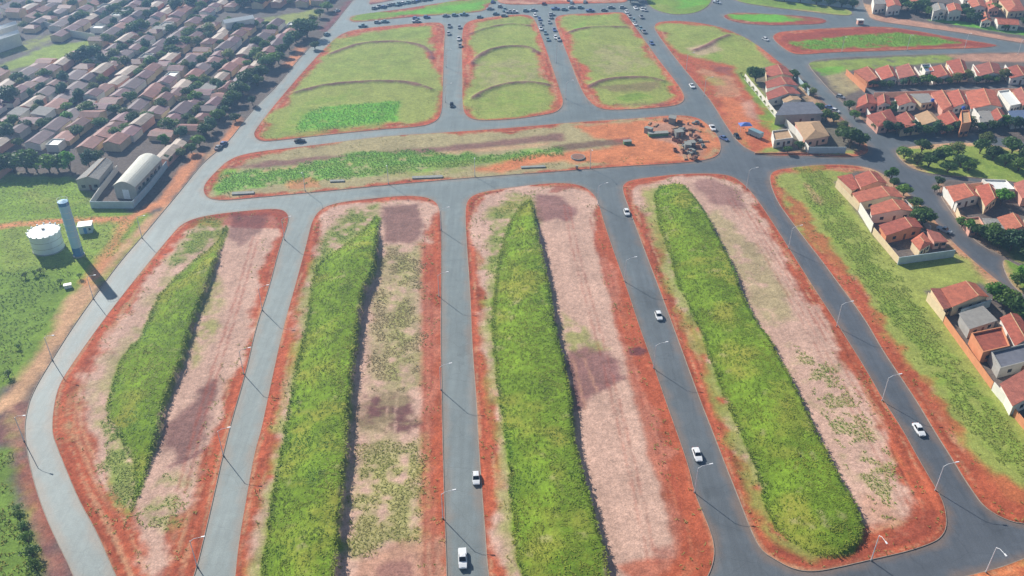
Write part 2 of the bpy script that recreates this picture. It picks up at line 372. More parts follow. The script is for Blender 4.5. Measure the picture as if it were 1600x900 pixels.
parcel('tall_grass_block', [(487,345),(500,327),(525,317),(575,311),(625,306),(662,307),(680,314),(687,325),(690,345),(690,450),(689,525),(691,612),(692,675),(695,787),(699,900),(700,960),(650,985),(420,985),(360,960),(367,900),(372,850),(385,775),(397,707),(407,675),(420,612),(442,512),(460,450),(480,375)],
  'pale', [('red', [(655,380),(700,380),(705,980),(660,980),(655,700)], 1, 1.5, .8), ('dry', [(600,385),(657,380),(657,615),(570,612),(580,500)], 1.5, 2, .85), ('olive', [(615,400),(640,400),(640,600),(600,600)], 3, 4, .6),
   ('turf', [(592,320),(545,328),(512,362),(484,428),(500,425),(545,390),(585,345)], 2.5, 2.5, .8), ('burn2', [(598,325),(657,318),(664,360),(642,382),(600,378)], 1.3, 2, .7),
   ('burn2', [(568,624),(600,616),(645,614),(655,640),(648,672),(635,682),(600,678),(568,660)], 1.8, 5.5, .9), ('pale', [(604,610),(606,690)], .15, .3, .75, .22), ('pale', [(621,610),(615,690)], .15, .3, .75, .3),
   ('olive', [(556,690),(657,690),(657,850),(548,872)], 3, 5, .7), ('dry', [(575,600),(650,600),(655,720),(560,720)], 3, 5, .6), ('pink', [(556,880),(600,855),(690,840),(700,960),(540,970)], 1.5, 3, .8), ('burn', [(590,885),(640,870),(650,940),(580,950)], 1, 2, .6),
   *tracks([(672,960),(668,700),(670,500),(668,350)], .55), ('olive', WG2 - np.array((2.2, 0)), 1.6, 2.5, 0.75), ('turf', WG2, .7, 1.2)], ring=(3.6, 'red'), res=.68, terrace=(WG2, 2.7))
parcel('pale_soil_block', [(727,320),(735,307),(757,299),(800,293),(850,287),(887,286),(912,291),(927,302),(935,315),(945,350),(960,395),(980,450),(1000,512),(1022,572),(1040,625),(1058,675),(1077,730),(1087,775),(1105,815),(1117,850),(1116,880),(1100,915),(1060,945),(800,960),(772,935),(762,900),(757,825),(752,762),(747,690),(744,625),(737,537),(734,450),(730,400),(727,350)],
  'pale', [('turf', [(764,335),(790,305),(835,303),(838,350),(795,450),(768,510)], 2, 4, .8), ('red', [(935,325),(985,455),(1060,680),(1110,840),(1110,900),(985,905),(960,885),(1052,868),(1050,840),(1010,700),(960,500),(930,380)], .8, 1.0, .75),
   ('burn', [(835,305),(870,303),(905,330),(885,345),(840,345)], 1.5, 2.5, .75), ('olive', [(878,490),(905,508),(952,546),(905,560),(885,545)], 1.2, 1.5, .75),
   ('burn', [(885,548),(925,545),(955,550),(973,566),(972,588),(950,606),(922,614),(908,652),(898,640)], 1.2, 2.4, .8), ('pink', [(895,560),(915,640)], .2, .3, .6, .3), ('pink', [(912,560),(933,612)], .2, .3, .6, .3),
   ('burn2', [(982,545),(1000,541),(1012,548),(1000,557),(984,556)], .5, .6, .9), ('red2', [(1020,858),(1052,850),(1056,870),(1030,880)], 1, 1, .6), ('red2', [(870,290),(905,290),(872,302),(855,302)], .6, .8, .7),
   *tracks([(1020,880),(985,720),(940,540),(900,400),(885,320)], .4), *tracks([(1075,880),(1050,760),(1000,600),(955,450),(925,340)], .5), ('olive', WG3 - np.array((2.2, 0)), 1.6, 2.5, 0.70), ('turf', WG3, .7, 1.2)], ring=(4.6, 'red'), res=.68, terrace=(WG3, 2.5))
parcel('corner_block', [(972,297),(974,287),(987,281),(1025,276),(1062,272),(1112,271),(1145,275),(1165,290),(1180,307),(1200,336),(1225,375),(1245,407),(1272,450),(1295,485),(1325,532),(1355,580),(1380,625),(1411,672),(1430,707),(1450,742),(1470,775),(1478,797),(1480,825),(1470,842),(1450,852),(1412,864),(1362,875),(1312,887),(1270,895),(1237,890),(1207,873),(1190,862),(1175,835),(1155,782),(1132,725),(1113,675),(1092,622),(1072,567),(1052,512),(1029,450),(1012,405),(997,365),(980,320)],
  'pale', [('dry', [(1120,330),(1200,400),(1245,500),(1200,510),(1150,430),(1100,340)], 2, 3, .8), ('lawn', [(1240,540),(1290,560),(1420,760),(1400,820),(1340,760)], 3, 6, .42), ('burn', [(1080,285),(1110,280),(1160,300),(1165,325),(1110,320)], 1.5, 2, .6),
   ('pink', [(1000,290),(1020,290),(1035,400),(1015,370)], 1.5, 2, .6), ('lawn', [(1110,520),(1130,620),(1165,740),(1150,730),(1100,560)], 1.5, 3, .5), ('red2', [(1200,800),(1225,840),(1265,868),(1330,868),(1370,850),(1420,815),(1430,790),(1470,800),(1465,840),(1300,892),(1210,872)], 1, 1.5, .7),
   ('pink', [(1345,775),(1395,780),(1395,825),(1365,825)], 2, 3, .6), *tracks([(1420,800),(1370,700),(1290,560),(1200,400),(1140,310)], .35), *tracks([(1445,810),(1410,720),(1320,570),(1240,440),(1170,330)], .5), ('olive', WG4 - np.array((3.4, 0)), 1.6, 2.5, 0.80), ('turf', WG4, .7, 1.2)], ring=(5.4, 'red'), res=.68, terrace=(WG4, 2.0))
B5_HOUSE = [(1303,285),(1335,268),(1385,268),(1440,330),(1490,375),(1490,395),(1400,410),(1370,375)]
parcel('eastern_verge_plot', [(1202,275),(1210,266),(1237,262),(1282,257),(1337,258),(1375,267),(1425,307),(1462,345),(1482,372),(1512,400),(1550,432),(1580,455),(1660,520),(1800,640),(1800,850),(1700,830),(1600,819),(1580,816),(1555,805),(1535,790),(1522,772),(1507,750),(1490,722),(1460,675),(1435,632),(1405,587),(1377,545),(1350,497),(1316,452),(1287,412),(1262,380),(1237,347),(1215,317),(1204,290)],
  'olive', [('green', [(1245,262),(1285,262),(1310,320),(1380,420),(1460,520),(1600,700),(1600,740),(1540,700),(1440,560),(1330,420),(1270,330)], 2, 4, .72), ('lawn', [(1400,410),(1500,405),(1530,430),(1450,445)], 2, 2, .8),
   ('yard', B5_HOUSE, 1, .6), ('yard', [(1445,455),(1530,440),(1700,570),(1700,700),(1600,660),(1540,595)], 1, .5), ('red', [(1225,300),(1255,320),(1330,430),(1420,560),(1510,680),(1500,690),(1400,560),(1300,420),(1230,320)], 1.5, 4, .8),
   ('red', [(1500,690),(1560,740),(1600,760),(1650,800),(1560,800),(1520,760)], 2, 3, .9), ('pink', [(1257,285),(1280,305),(1283,320),(1270,312)], 1, 1.5, .7), ('tan', [(1337,258),(1378,266),(1430,306),(1484,372),(1512,400),(1580,455),(1720,570),(1690,580),(1555,455),(1500,412),(1465,380),(1370,275)], 1, 1.5, .8), ('olive', [(1395,408),(1490,395),(1512,405),(1545,440),(1450,450)], 1.5, 2, .9)], ring=(5.5, 'red'), res=.9)
parcel('southeast_corner_plot', [(1480,908),(1537,893),(1565,886),(1600,872),(1700,840),(1800,850),(1800,1000),(1480,1000)], 'red', [('lawn', [(1570,885),(1600,876),(1600,884),(1580,890)], .5, 1, .5)], ring=(2, 'orange'), res=.9)
parcel('middle_strip', [(317,300),(319,288),(335,270),(360,247),(400,237),(475,229),(530,222),(600,213),(700,207),(800,200),(900,191),(1000,185),(1050,180),(1087,182),(1107,195),(1122,212),(1128,230),(1122,245),(1095,252),(1050,256),(975,260),(912,265),(850,270),(800,273),(700,281),(600,290),(500,300),(400,309),(350,314),(325,311)],
  'dry', [('burn', [(360,262),(420,252),(560,240),(700,228),(880,208),(880,220),(700,238),(540,250),(400,264)], 1.5, 2, .8), ('tan', [(390,268),(560,250),(860,222),(860,228),(560,256),(400,274)], 1.2, 1.5, .7),
   ('bright', [(332,295),(350,268),(450,262),(560,238),(640,236),(760,243),(880,230),(880,243),(700,262),(560,277),(420,290),(340,305)], 2, 4, .8), ('olive', [(560,262),(860,240),(860,252),(620,280)], 2, 3, .6),
   ('orange', [(900,198),(1060,185),(1100,190),(1126,230),(1100,250),(960,258),(880,252),(760,272),(745,264),(830,244),(900,236),(980,225),(930,215)], 2, 3, .95), ('burn2', [(860,228),(985,215),(985,225),(880,236)], 1, 1.5, .7),
   ('grey', [(1020,192),(1090,195),(1100,245),(1070,248),(1050,225),(1020,215)], 2, 2, .45), ('orange', [(445,282),(490,276),(500,292),(450,298)], 1, 2, .6)], ring=(3.5, 'red'), res=1.0)
parcel('western_meadow_block', [(398,203),(396,213),(405,221),(425,221),(500,212),(600,202),(650,199),(675,194),(690,182),(692,150),(694,75),(696,44),(690,36),(675,35),(600,41),(550,47),(530,55),(510,72),(475,110),(432,160)],
  'olive', [('lawn', [(520,60),(670,42),(672,60),(560,64),(515,80)], 2, 4, .9), ('lawn', [(480,120),(550,78),(640,72),(660,120),(560,124),(490,135)], 3, 6, .7), ('bright', [(463,202),(475,180),(505,167),(625,158),(620,190),(545,200),(475,206)], 1.5, 1.5, .95), ('green', [(430,210),(470,160),(560,138),(560,150),(480,175),(450,212)], 3, 5, .6), ('lawn', [(425,218),(600,200),(600,190),(440,205)], 1.5, 2, .7)],
  ring=(5.5, 'red'), res=1.1, berms=[([(515,86),(550,72),(575,67),(612,65),(650,69),(668,77),(676,92)], .9, 2.0), ([(462,146),(500,135),(540,130),(580,128),(625,128),(650,132),(674,141)], 1.1, 2.0)])
parcel('central_meadow_block', [(722,125),(722,170),(730,184),(750,189),(800,187),(850,180),(872,175),(882,162),(875,140),(860,95),(842,45),(834,27),(822,23),(800,23),(750,29),(727,35),(721,50)],
  'olive', [('dry', [(745,100),(835,85),(850,125),(760,135)], 3, 6, .6), ('lawn', [(745,45),(825,28),(828,38),(760,48)], 1.5, 3, .8), ('lawn', [(745,85),(760,55),(830,48),(835,72),(770,76)], 3, 6, .6), ('green', [(745,175),(765,145),(850,140),(860,168),(800,182)], 4, 8, .5)],
  ring=(5.0, 'red'), res=1.1, berms=[([(735,54),(760,44),(800,37),(828,41)], .8, 1.7), ([(738,100),(750,87),(770,77),(800,73),(825,74),(840,84)], 1.3, 2.2), ([(740,154),(762,140),(800,130),(837,130),(858,135)], 1.2, 2.1)])
parcel('eastern_meadow_block', [(866,32),(870,26),(880,23),(925,21),(970,19),(978,22),(985,32),(1007,62),(1030,95),(1052,122),(1070,147),(1069,160),(1050,167),(975,172),(940,172),(920,160),(905,135),(887,87),(872,50)],
  'olive', [('bright', [(895,42),(915,32),(915,42),(900,46)], 1, 1.5, .8), ('lawn', [(880,28),(970,22),(975,38),(890,44)], 2, 3, .8), ('lawn', [(895,60),(905,50),(925,48),(920,62)], 1.5, 2, .85), ('dry', [(930,70),(1000,75),(1020,110),(930,115)], 4, 8, .6), ('burn', [(930,135),(1030,128),(1040,140),(960,145)], 2, 3, .5), ('green', [(955,152),(1000,145),(1020,152),(980,160)], 1, 1.5, .9), ('burn', [(940,165),(1040,160),(1050,150),(1040,166)], 1.5, 2, .5)],
  ring=(5.0, 'red'), res=1.1, berms=[([(888,52),(905,45),(940,42),(978,43)], .8, 1.7), ([(922,136),(940,126),(975,122),(1012,122),(1035,128)], 1.2, 2.2)])
parcel('red_soil_plot', [(1017,37),(1050,32),(1087,35),(1125,42),(1162,57),(1190,75),(1227,105),(1250,120),(1267,140),(1287,160),(1312,180),(1337,207),(1358,228),(1356,243),(1312,247),(1262,243),(1200,244),(1175,238),(1155,225),(1140,205),(1127,185),(1112,160),(1087,130),(1062,100),(1035,65)],
  'olive', [('red', [(1050,78),(1075,88),(1110,95),(1145,103),(1165,130),(1200,175),(1215,230),(1180,236),(1140,205),(1100,150)], 2, 4, .95), ('orange', [(1130,150),(1165,160),(1190,215),(1160,222),(1130,190)], 2, 3, .7), ('tan', [(1090,105),(1140,120),(1160,150),(1120,150)], 2, 6, .55), ('olive', [(1095,118),(1125,120),(1130,135),(1105,135)], 2, 4, .6), ('pale', [(1155,150),(1180,165),(1185,190),(1165,180)], 2, 4, .6), ('burn', [(1110,100),(1145,108),(1140,118),(1115,112)], 2, 3, .6), ('pale', [(1075,75),(1120,66),(1125,80),(1090,90)], 2, 3, .6), ('green', [(1110,80),(1130,88),(1120,98),(1108,90)], 1.5, 2, .7),
   ('lawn', [(1060,45),(1140,55),(1180,85),(1150,98),(1130,70),(1050,60)], 4, 6, .6), ('scrub', [(1148,108),(1162,118),(1212,182),(1200,186),(1160,130)], 1, 1.5, .95), ('yard', [(1170,110),(1230,100),(1330,200),(1350,235),(1220,238),(1215,185)], 1.5, 1.5, .9), ('green', [(1185,180),(1215,178),(1230,196),(1205,205),(1190,195)], 1.5, 2, .9), ('tan', [(1235,120),(1262,142),(1310,190),(1300,195),(1250,150)], 1, 1.5, .7)],
  ring=(4, 'red'), res=1.1, berms=[([(1085,80),(1105,73),(1120,63),(1138,56)], 1.0, 2.2)])
parcel('teardrop_plot', [(1232,82),(1205,60),(1212,52),(1225,49),(1300,44),(1375,41),(1425,47),(1487,59),(1550,69),(1562,72),(1525,76),(1450,77),(1375,80),(1300,82),(1250,86)],
  'red2', [('bright', [(1232,68),(1260,62),(1330,56),(1400,51),(1450,58),(1500,66),(1460,71),(1380,73),(1290,77),(1255,78)], 1.5, 3, .85), ('green', [(1300,62),(1400,54),(1460,62),(1400,70),(1310,72)], 3, 5, .6)], ring=(3, 'red'), res=1.3)
parcel('northeast_housing_plot', [(1262,97),(1300,91),(1400,87),(1500,84),(1600,82),(1800,78),(1800,230),(1650,232),(1560,212),(1480,205),(1400,207),(1372,205),(1350,192),(1330,172),(1300,145),(1282,125),(1266,107)],
  'yard', [('lawn', [(1262,97),(1400,89),(1500,86),(1480,97),(1330,110),(1300,118),(1275,112)], 1.5, 2, .95), ('bright', [(1275,108),(1320,103),(1310,116),(1285,118)], 1, 2, .7), ('dry', [(1290,120),(1322,112),(1350,136),(1320,150),(1300,140)], 1.5, 1.5, .9), ('pink', [(1480,86),(1600,83),(1700,84),(1700,98),(1500,96)], 1.5, 2, .8), ('street', [(1345,136),(1600,130),(1700,130),(1700,140),(1600,141),(1350,148)], .6, .5), ('tan', [(1300,146),(1340,180),(1372,205),(1362,206),(1325,178)], .8, 1, .8)], res=1.4)
parcel('wooded_plot', [(1397,240),(1404,232),(1450,226),(1520,222),(1600,236),(1800,262),(1800,330),(1640,300),(1590,284),(1500,276),(1450,272),(1420,262)],
  'lawn', [('tan', [(1397,240),(1420,262),(1450,272),(1445,266),(1415,250)], 1, 1, .9), ('scrub', [(1430,235),(1600,240),(1600,280),(1500,272)], 4, 6, .6)], res=1.4, ring=(1.5, 'tan'))
parcel('far_east_housing_plot', [(1463,284),(1500,283),(1590,290),(1800,345),(1800,540),(1700,470),(1640,432),(1575,405),(1537,387),(1507,362),(1490,338),(1466,302)], 'yard', [('tan', [(1463,284),(1470,286),(1515,350),(1600,410),(1575,405),(1507,362)], .8, .8, .9), ('scrub', [(1530,370),(1640,375),(1700,460),(1600,415)], 1.5, 2, .8)], res=1.4)
parcel('east_garden_plot', [(1562,400),(1600,420),(1660,452),(1800,560),(1800,610),(1680,520),(1600,462),(1575,440)], 'scrub', [('tan', [(1562,400),(1600,462),(1590,455),(1570,425)], 1, 1)], res=1.4, dz=.004)
# northern edge
parcel('north_green_strip', [(544,31),(550,24),(625,15),(675,7),(725,-1),(800,-12),(815,-8),(765,3),(762,17),(725,21),(650,26),(575,33),(552,35)], 'green', [('bright', [(600,24),(680,12),(755,3),(755,14),(660,22)], 1.5, 3, .9)], ring=(2, 'red2'), res=1.6)
parcel('north_parking_plot', [(566,10),(600,3),(650,-6),(700,-16),(700,-40),(620,-40)], 'burn', [('pink', [(570,6),(620,-2),(640,-10),(600,-20)], 2, 3, .7)], res=1.8)
parcel('fairground_plot', [(775,4),(800,8),(870,6),(960,5),(985,3),(985,-30),(800,-36),(778,-10)], 'pink', [('red2', [(790,2),(850,4),(830,-10),(790,-10)], 2, 4, .7), ('orange', [(760,-2),(775,4),(790,-8)], 1, 1, .8)], ring=(2, 'red'), res=1.8)
parcel('round_lawn', [(1008,2),(1020,14),(1040,21),(1060,23),(1085,21),(1103,13),(1112,2),(1112,-10),(1090,-25),(1040,-25),(1012,-12)], 'green', [('olive', [(1010,5),(1035,20),(1060,22),(1040,8)], 2, 3, .7), ('bright', [(1060,15),(1110,5),(1090,-10),(1060,0)], 2, 3, .8)], res=1.6)
parcel('lens_lawn', [(1127,26),(1140,21),(1160,20),(1200,22),(1250,25),(1285,29),(1294,34),(1280,38),(1240,39),(1200,40),(1150,36)], 'bright', [('red2', [(1260,24),(1295,30),(1295,40),(1240,40)], 2, 3, .8)], ring=(2.2, 'red2'), res=1.6)
parcel('long_lawn', [(1147,2),(1200,11),(1260,18),(1320,25),(1332,23),(1330,17),(1310,12),(1250,4),(1180,-6),(1150,-6)], 'green', [('olive', [(1270,12),(1330,16),(1330,26),(1290,22)], 2, 3, .7)], ring=(1.6, 'olive'), res=1.6)
parcel('north_wall_plot', [(1180,-8),(1200,-3),(1260,2),(1320,9),(1338,13),(1345,4),(1330,-10),(1260,-30),(1180,-30)], 'yard', [], res=2.2)
parcel('northeast_lawn_plot', [(1347,2),(1355,20),(1362,32),(1425,41),(1500,51),(1575,64),(1620,72),(1800,95),(1800,-30),(1500,-40),(1340,-40)],
  'yard', [('pink', [(1350,20),(1365,33),(1425,42),(1500,52),(1600,68),(1600,62),(1500,44),(1430,34),(1370,22)], 1.5, 2, .9), ('bright', [(1450,32),(1500,40),(1600,56),(1700,70),(1700,60),(1600,49),(1520,36),(1470,30)], 1.5, 2, .95), ('tan', [(1345,5),(1358,28),(1375,28),(1360,8)], 1, 2, .8)], res=1.6)
# western land: field with the water tank, dirt tracks, the old neighbourhood
FIELD = [(0,272),(120,278),(150,322),(235,335),(222,368),(165,440),(118,505),(60,560),(20,600),(-30,640),(-140,640),(-140,280)]
parcel('western_land', [(552,0),(540,15),(512,50),(475,82),(432,137),(400,165),(355,225),(335,240),(315,257),(285,295),(260,325),(225,367),(187,410),(147,465),(117,507),(85,557),(50,615),(41,650),(39,675),(45,720),(62,782),(85,837),(117,900),(135,960),(60,990),(-150,990),(-180,800),(-260,500),(-260,200),(-200,-50),(560,-50),(575,-25)],
  'yard', [('street', [(100,265),(560,-10),(560,-40),(-200,-50),(-200,260)], 6, 8, .3), ('green', FIELD, 2, 2.5), ('lawn', [(0,345),(200,345),(180,400),(90,420),(0,430)], 2, 3, .8), ('olive', [(40,300),(150,315),(60,330)], 3, 4, .7),
   ('scrub', [(-100,440),(60,420),(110,430),(100,470),(60,540),(0,600),(-100,640)], 3, 5, .9), ('tan', [(104,470),(150,425),(225,345),(262,322),(285,296),(262,326),(187,410),(147,465),(117,507),(85,557),(46,620),(0,650),(-40,660),(0,625),(30,590),(62,545)], 1.2, 2),
   ('path', [(-60,360),(95,345),(200,343),(240,322)], .6, 1, 1.0, 1.7), ('path', [(200,343),(170,395),(140,440)], 1, 1.5, .8, 2.2), ('olive', [(150,440),(215,372),(225,368),(160,452)], 1, 2, .8),
   ('burn', [(0,650),(46,622),(40,650),(39,675),(45,720),(62,782),(85,837),(117,900),(135,960),(95,960),(60,860),(30,770),(22,700),(-30,690)], 1.5, 2.5, .9), ('pink', [(0,655),(44,640),(40,700),(60,790),(110,900),(90,900),(40,790),(25,710)], 2, 5, .6), ('lawn', [(5,660),(35,660),(35,740),(60,820),(40,800),(15,700)], 2, 4, .5), ('red2', [(30,700),(50,730),(110,890),(100,900),(55,800),(35,760)], 1.5, 2, .6),
   ('scrub', [(-150,690),(15,700),(25,770),(55,850),(80,960),(-150,990)], 1.5, 3), ('path', [(238,325),(262,290),(300,240),(320,240),(285,292),(262,322)], 1, 2, .9), ('path', [(345,225),(372,185),(385,195),(360,222)], 1.5, 2, .9), ('path', [(440,105),(470,70),(478,78),(455,108)], 1.5, 2, .9),
   ('tan', [(320,245),(345,222),(352,226),(325,255)], 1, 1.5, .8), ('burn', [(500,48),(545,0),(552,0),(512,50)], 1, 2, .9), ('lawn', [(0,104),(75,72),(150,62),(152,78),(60,100),(0,114)], 2, 3), ('olive', [(0,82),(60,58),(95,52),(80,66),(0,92)], 2, 3, .8), ('olive', [(410,30),(490,15),(500,25),(450,38),(410,38)], 2, 3, .9), ('pink', [(150,66),(250,75),(245,82),(150,78)], 2, 2, .7)],
  res=1.7, step=1.6)

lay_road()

# ------------------------------------------------------------------ grasses (uncountable)
def tuft_variants(nb, w, spread, k=10):
    out = []
    for _ in range(k):
        V = []
        for i in range(nb):
            a = rng.uniform(0, 2 * math.pi); r = rng.uniform(0, .3) * spread; bx, by = math.cos(a) * r, math.sin(a) * r
            l = rng.uniform(.6, 1.0); ln = rng.uniform(.35, .95) * spread; t = a + rng.uniform(-.6, .6); dx, dy = math.cos(t), math.sin(t)
            px, py = -dy * w / 2, dx * w / 2; m = .9
            V += [(bx - px * .4, by - py * .4, 0), (bx + px * .4, by + py * .4, 0), (bx + dx * ln * .3 - px, by + dy * ln * .3 - py, l * m), (bx + dx * ln * .3 + px, by + dy * ln * .3 + py, l * m), (bx + dx * ln, by + dy * ln, l * rng.uniform(.72, 1.02))]
        out.append(np.array(V))
    return np.array(out), nb
def tufts(name, pts, z0, hs, tint, var, label, cat, wscale=None):
    V0, nb = var; n = len(pts); k = rng.integers(0, len(V0), n); a = rng.uniform(0, 2 * math.pi, n)
    v = V0[k]; c, s = np.cos(a)[:, None], np.sin(a)[:, None]; ws = (np.ones(n) if wscale is None else wscale)[:, None]
    x = (v[:, :, 0] * c - v[:, :, 1] * s) * ws + pts[:, :1]; y = (v[:, :, 0] * s + v[:, :, 1] * c) * ws + pts[:, 1:2]; z = v[:, :, 2] * hs[:, None] + np.asarray(z0).reshape(-1, 1)
    vv = np.stack([x, y, z], -1).reshape(-1, 3)
    base = np.array([(0, 1, 3), (0, 3, 2), (2, 3, 4)]); fl = np.concatenate([base + 5 * i for i in range(nb)]).ravel()
    loops = (fl[None] + (np.arange(n) * 5 * nb)[:, None]).ravel()
    me = fast_mesh(name, vv, loops, 3, M_BLADE)
    at = me.color_attributes.new('tint', 'FLOAT_COLOR', 'POINT'); cc = np.repeat(np.c_[tint, np.ones(n)], 5 * nb, 0)
    at.data.foreach_set('color', cc.astype(np.float32).ravel())
    return tag(put(name, me), label, cat, kind='stuff')
def scatter(poly, sp, edge=0.0):
    lo, hi = poly.min(0), poly.max(0); gx, gy = np.meshgrid(np.arange(lo[0], hi[0], sp), np.arange(lo[1], hi[1], sp))
    g = np.c_[gx.ravel(), gy.ravel()]; g = g + rng.uniform(-.5, .5, g.shape) * sp
    d = sd_poly(g, poly) + edge * fbm(g[:, 0] + 31, g[:, 1] + 77, .3, 4)
    k = d > 0; return g[k], d[k]
def tint_mix(p, cols, f):
    w = np.clip(fbm(p[:, 0] + 3, p[:, 1] + 21, f, 4) * 1.4 + .5, 0, 1)[:, None]; a, b, c = map(np.array, cols)
    t = a * (1 - w) + b * w; y = sstep(.0, .9, fbm(p[:, 0] + 90, p[:, 1], f * .9, 4))[:, None] * .8
    return (t * (1 - y) + c * y) * rng.uniform(.82, 1.18, (len(p), 1))
VT = tuft_variants(7, .16, .7, 14); VS = tuft_variants(6, .15, .7)
TALL = (lin(132, 156, 46), lin(158, 168, 58), lin(112, 160, 54))
for W, H, hh, lab in ((WG1, 2.1, .22, 'green grass terrace filling the triangular block beside the boundary road'), (WG2, 2.7, .26, 'green grass terrace in the second block from the left'), (WG3, 2.5, .24, 'green grass terrace beside the pale bare soil'), (WG4, 2.0, .2, 'green grass terrace on the rounded corner block')):
    p, d = scatter(W, .55, .6); k = rng.random(len(p)) < .30 + .5 * sstep(.0, .5, fbm(p[:, 0] + 60, p[:, 1] + 40, .35, 3)) + .6 * (d < .8); p, d = p[k], d[k]
    bush = sstep(.35, .75, fbm(p[:, 0] + 60, p[:, 1] + 40, .5, 3)); h = hh * (.75 + .5 * fbm(p[:, 0], p[:, 1], .3, 3)) * rng.uniform(.6, 1.3, len(p)) * (1 + 1.6 * bush) * (1 + rng.uniform(0, 2.2, len(p)) * (1 - sstep(.2, 1.6, d)))
    tufts('tall_grass', p, KH - .05 + terrace_z(p, W, H), np.clip(h, .15, 2.2), tint_mix(p, TALL, .1) * (1 - .3 * sstep(.1, .6, fbm(p[:, 0] + 44, p[:, 1] + 5, .22, 4)))[:, None], VT, lab, 'grass', rng.uniform(.8, 1.2, len(p)))
LOW = (lin(140, 164, 72), lin(162, 172, 88), lin(128, 170, 74)); DRYC = (lin(160, 164, 84), lin(178, 170, 104), lin(144, 160, 72))
def low(poly, sp, h, cols, label, keep=0.0, z=KH, parcelname=None):
    W = PP(poly); p, d = scatter(W, sp, 4.5)
    k = fbm(p[:, 0] + 8, p[:, 1] + 3, .3, 4) > keep; p = p[k]
    if parcelname: p = p[sd_poly(p, PARC[parcelname]) > 1.0]
    tufts('low_grass', p, np.full(len(p), z - .03), h * rng.uniform(.5, 1.3, len(p)), tint_mix(p, cols, .15), VS, label, 'grass')
low([(556,690),(657,690),(657,850),(548,872)], .75, .24, DRYC, 'olive grass clumps on bare soil below the dark burnt patch', -.1)
low([(600,385),(657,380),(657,615),(572,612),(580,500)], 0.7, 0.22, (lin(165,150,108), lin(176,158,118), lin(148,146,90)), 'short straw-coloured grass beside the second grass terrace', -0.05)
low([(158,655),(205,690),(218,745),(203,810),(180,785),(160,725)], 0.7, .24, LOW, 'loose green grass trailing below the triangular terrace', -.2)
low([(262,425),(290,370),(310,345),(355,338),(345,375),(300,402)], .9, .24, LOW, 'thin green grass at the top of the triangular block', -.1)
low([(592,320),(540,330),(510,365),(485,425),(500,410),(545,378)], .9, .24, LOW, 'thin green grass above the second grass terrace', -.15)
low([(765,340),(800,303),(835,303),(838,350),(795,430),(768,505)], .9, .24, LOW, 'patchy green grass at the top of the pale soil block', -.05)
low([(1240,540),(1290,560),(1420,760),(1400,820),(1340,760)], 0.8, .24, LOW, 'scattered green clumps on pink soil of the corner block', -.05)
low([(212,805),(262,735),(295,760),(275,830),(235,815)], .9, .24, LOW, 'scattered green clumps at the tip of the triangular block', .05)
low([(1245,265),(1290,262),(1310,320),(1400,420),(1470,530),(1600,700),(1600,745),(1540,700),(1440,560),(1330,420),(1270,330)], 0.8, 0.3, (lin(142,160,70), lin(166,170,88), lin(128,164,66)), 'rough green grass between the red verge and the house walls', -0.3)
low([(332,295),(350,268),(450,262),(560,238),(640,236),(760,243),(880,230),(880,243),(700,262),(560,277),(420,290),(340,305)], 0.8, 0.35, (lin(116,158,52), lin(140,164,64), lin(104,156,56)), 'bright green weeds along the middle strip', -0.3)
low([(-100,440),(60,420),(110,430),(100,470),(60,540),(0,600),(-100,640)], 1.2, .38, (lin(108,138,56), lin(142,156,68), lin(92,128,54)), 'rough green scrub below the water tank', -.1)
low([(-150,690),(15,700),(25,770),(55,850),(80,960),(-150,990)], 1.0, .4, (lin(132,140,40), lin(158,154,60), lin(100,120,44)), 'yellow-green weeds in the lower left corner', -.2)
low([(0,280),(120,285),(150,325),(225,345),(180,400),(60,425),(0,430)], 1.2, 0.22, LOW, 'mown green grass around the water tank', -0.3)
low([(1232,68),(1330,56),(1400,51),(1450,58),(1500,66),(1380,73),(1255,78)], 1.1, 0.35, (lin(122,160,52), lin(142,164,60), lin(110,154,54)), 'bright green grass on the teardrop-shaped plot', -0.4)
low([(463,202),(475,180),(505,167),(625,158),(620,190),(545,200),(475,206)], 1.0, .35, (lin(112,164,56), lin(136,168,62), lin(118,158,58)), 'bright green rectangle of grass in the upper left block', -.4)

vw = []
for nm in ('triangular_block', 'tall_grass_block', 'pale_soil_block', 'corner_block', 'eastern_verge_plot', 'western_meadow_block', 'central_meadow_block', 'eastern_meadow_block', 'red_soil_plot', 'middle_strip'):
    o = PARC[nm][::3]; p, d = scatter(o, 1.1); k = (d > .4) & (d < 7) & (fbm(p[:, 0] + 200, p[:, 1] + 9, .35, 3) > .22) & (rng.random(len(p)) < .6); vw.append(p[k])
p = np.vstack(vw); tufts('verge_weeds', p, np.full(len(p), KH - .03), rng.uniform(.12, .4, len(p)), tint_mix(p, DRYC, .2), VS, 'sparse weeds dotted over the red soil verges', 'weeds', rng.uniform(.6, 1.1, len(p)))

# ------------------------------------------------------------------ houses
TILE = [lin(176, 92, 70), lin(160, 84, 66), lin(186, 104, 78), lin(148, 84, 70), lin(192, 112, 84), lin(170, 100, 84)]
def tile(i): return mat('clay_tile_%d' % i, TILE[i], .72, .42, .6, 0, .3, rand=.14, wave=('X', 4.2), fine=.12)
ROOFS = {'t0': tile(0), 't1': tile(1), 't2': tile(2), 't3': tile(3), 't4': tile(4), 't5': tile(5),
 'grey': mat('fibre_cement_roof', lin(160, 156, 150), .8, .2, .8, 0, .2, wave=('Y', 5.0)), 'dgrey': mat('dark_slab_roof', lin(112, 114, 124), .75, .25, .6, 0, .25), 'beige': mat('dusty_tile_roof', lin(192, 158, 122), .8, .2, 1, 0, .2, wave=('X', 4.2)),
 'white': mat('white_roof', lin(236, 236, 230), .5, .08, .6, 0, .4), 'blue': mat('blue_grey_roof', lin(100, 116, 146), .6, .2, .8, 0, .3)}
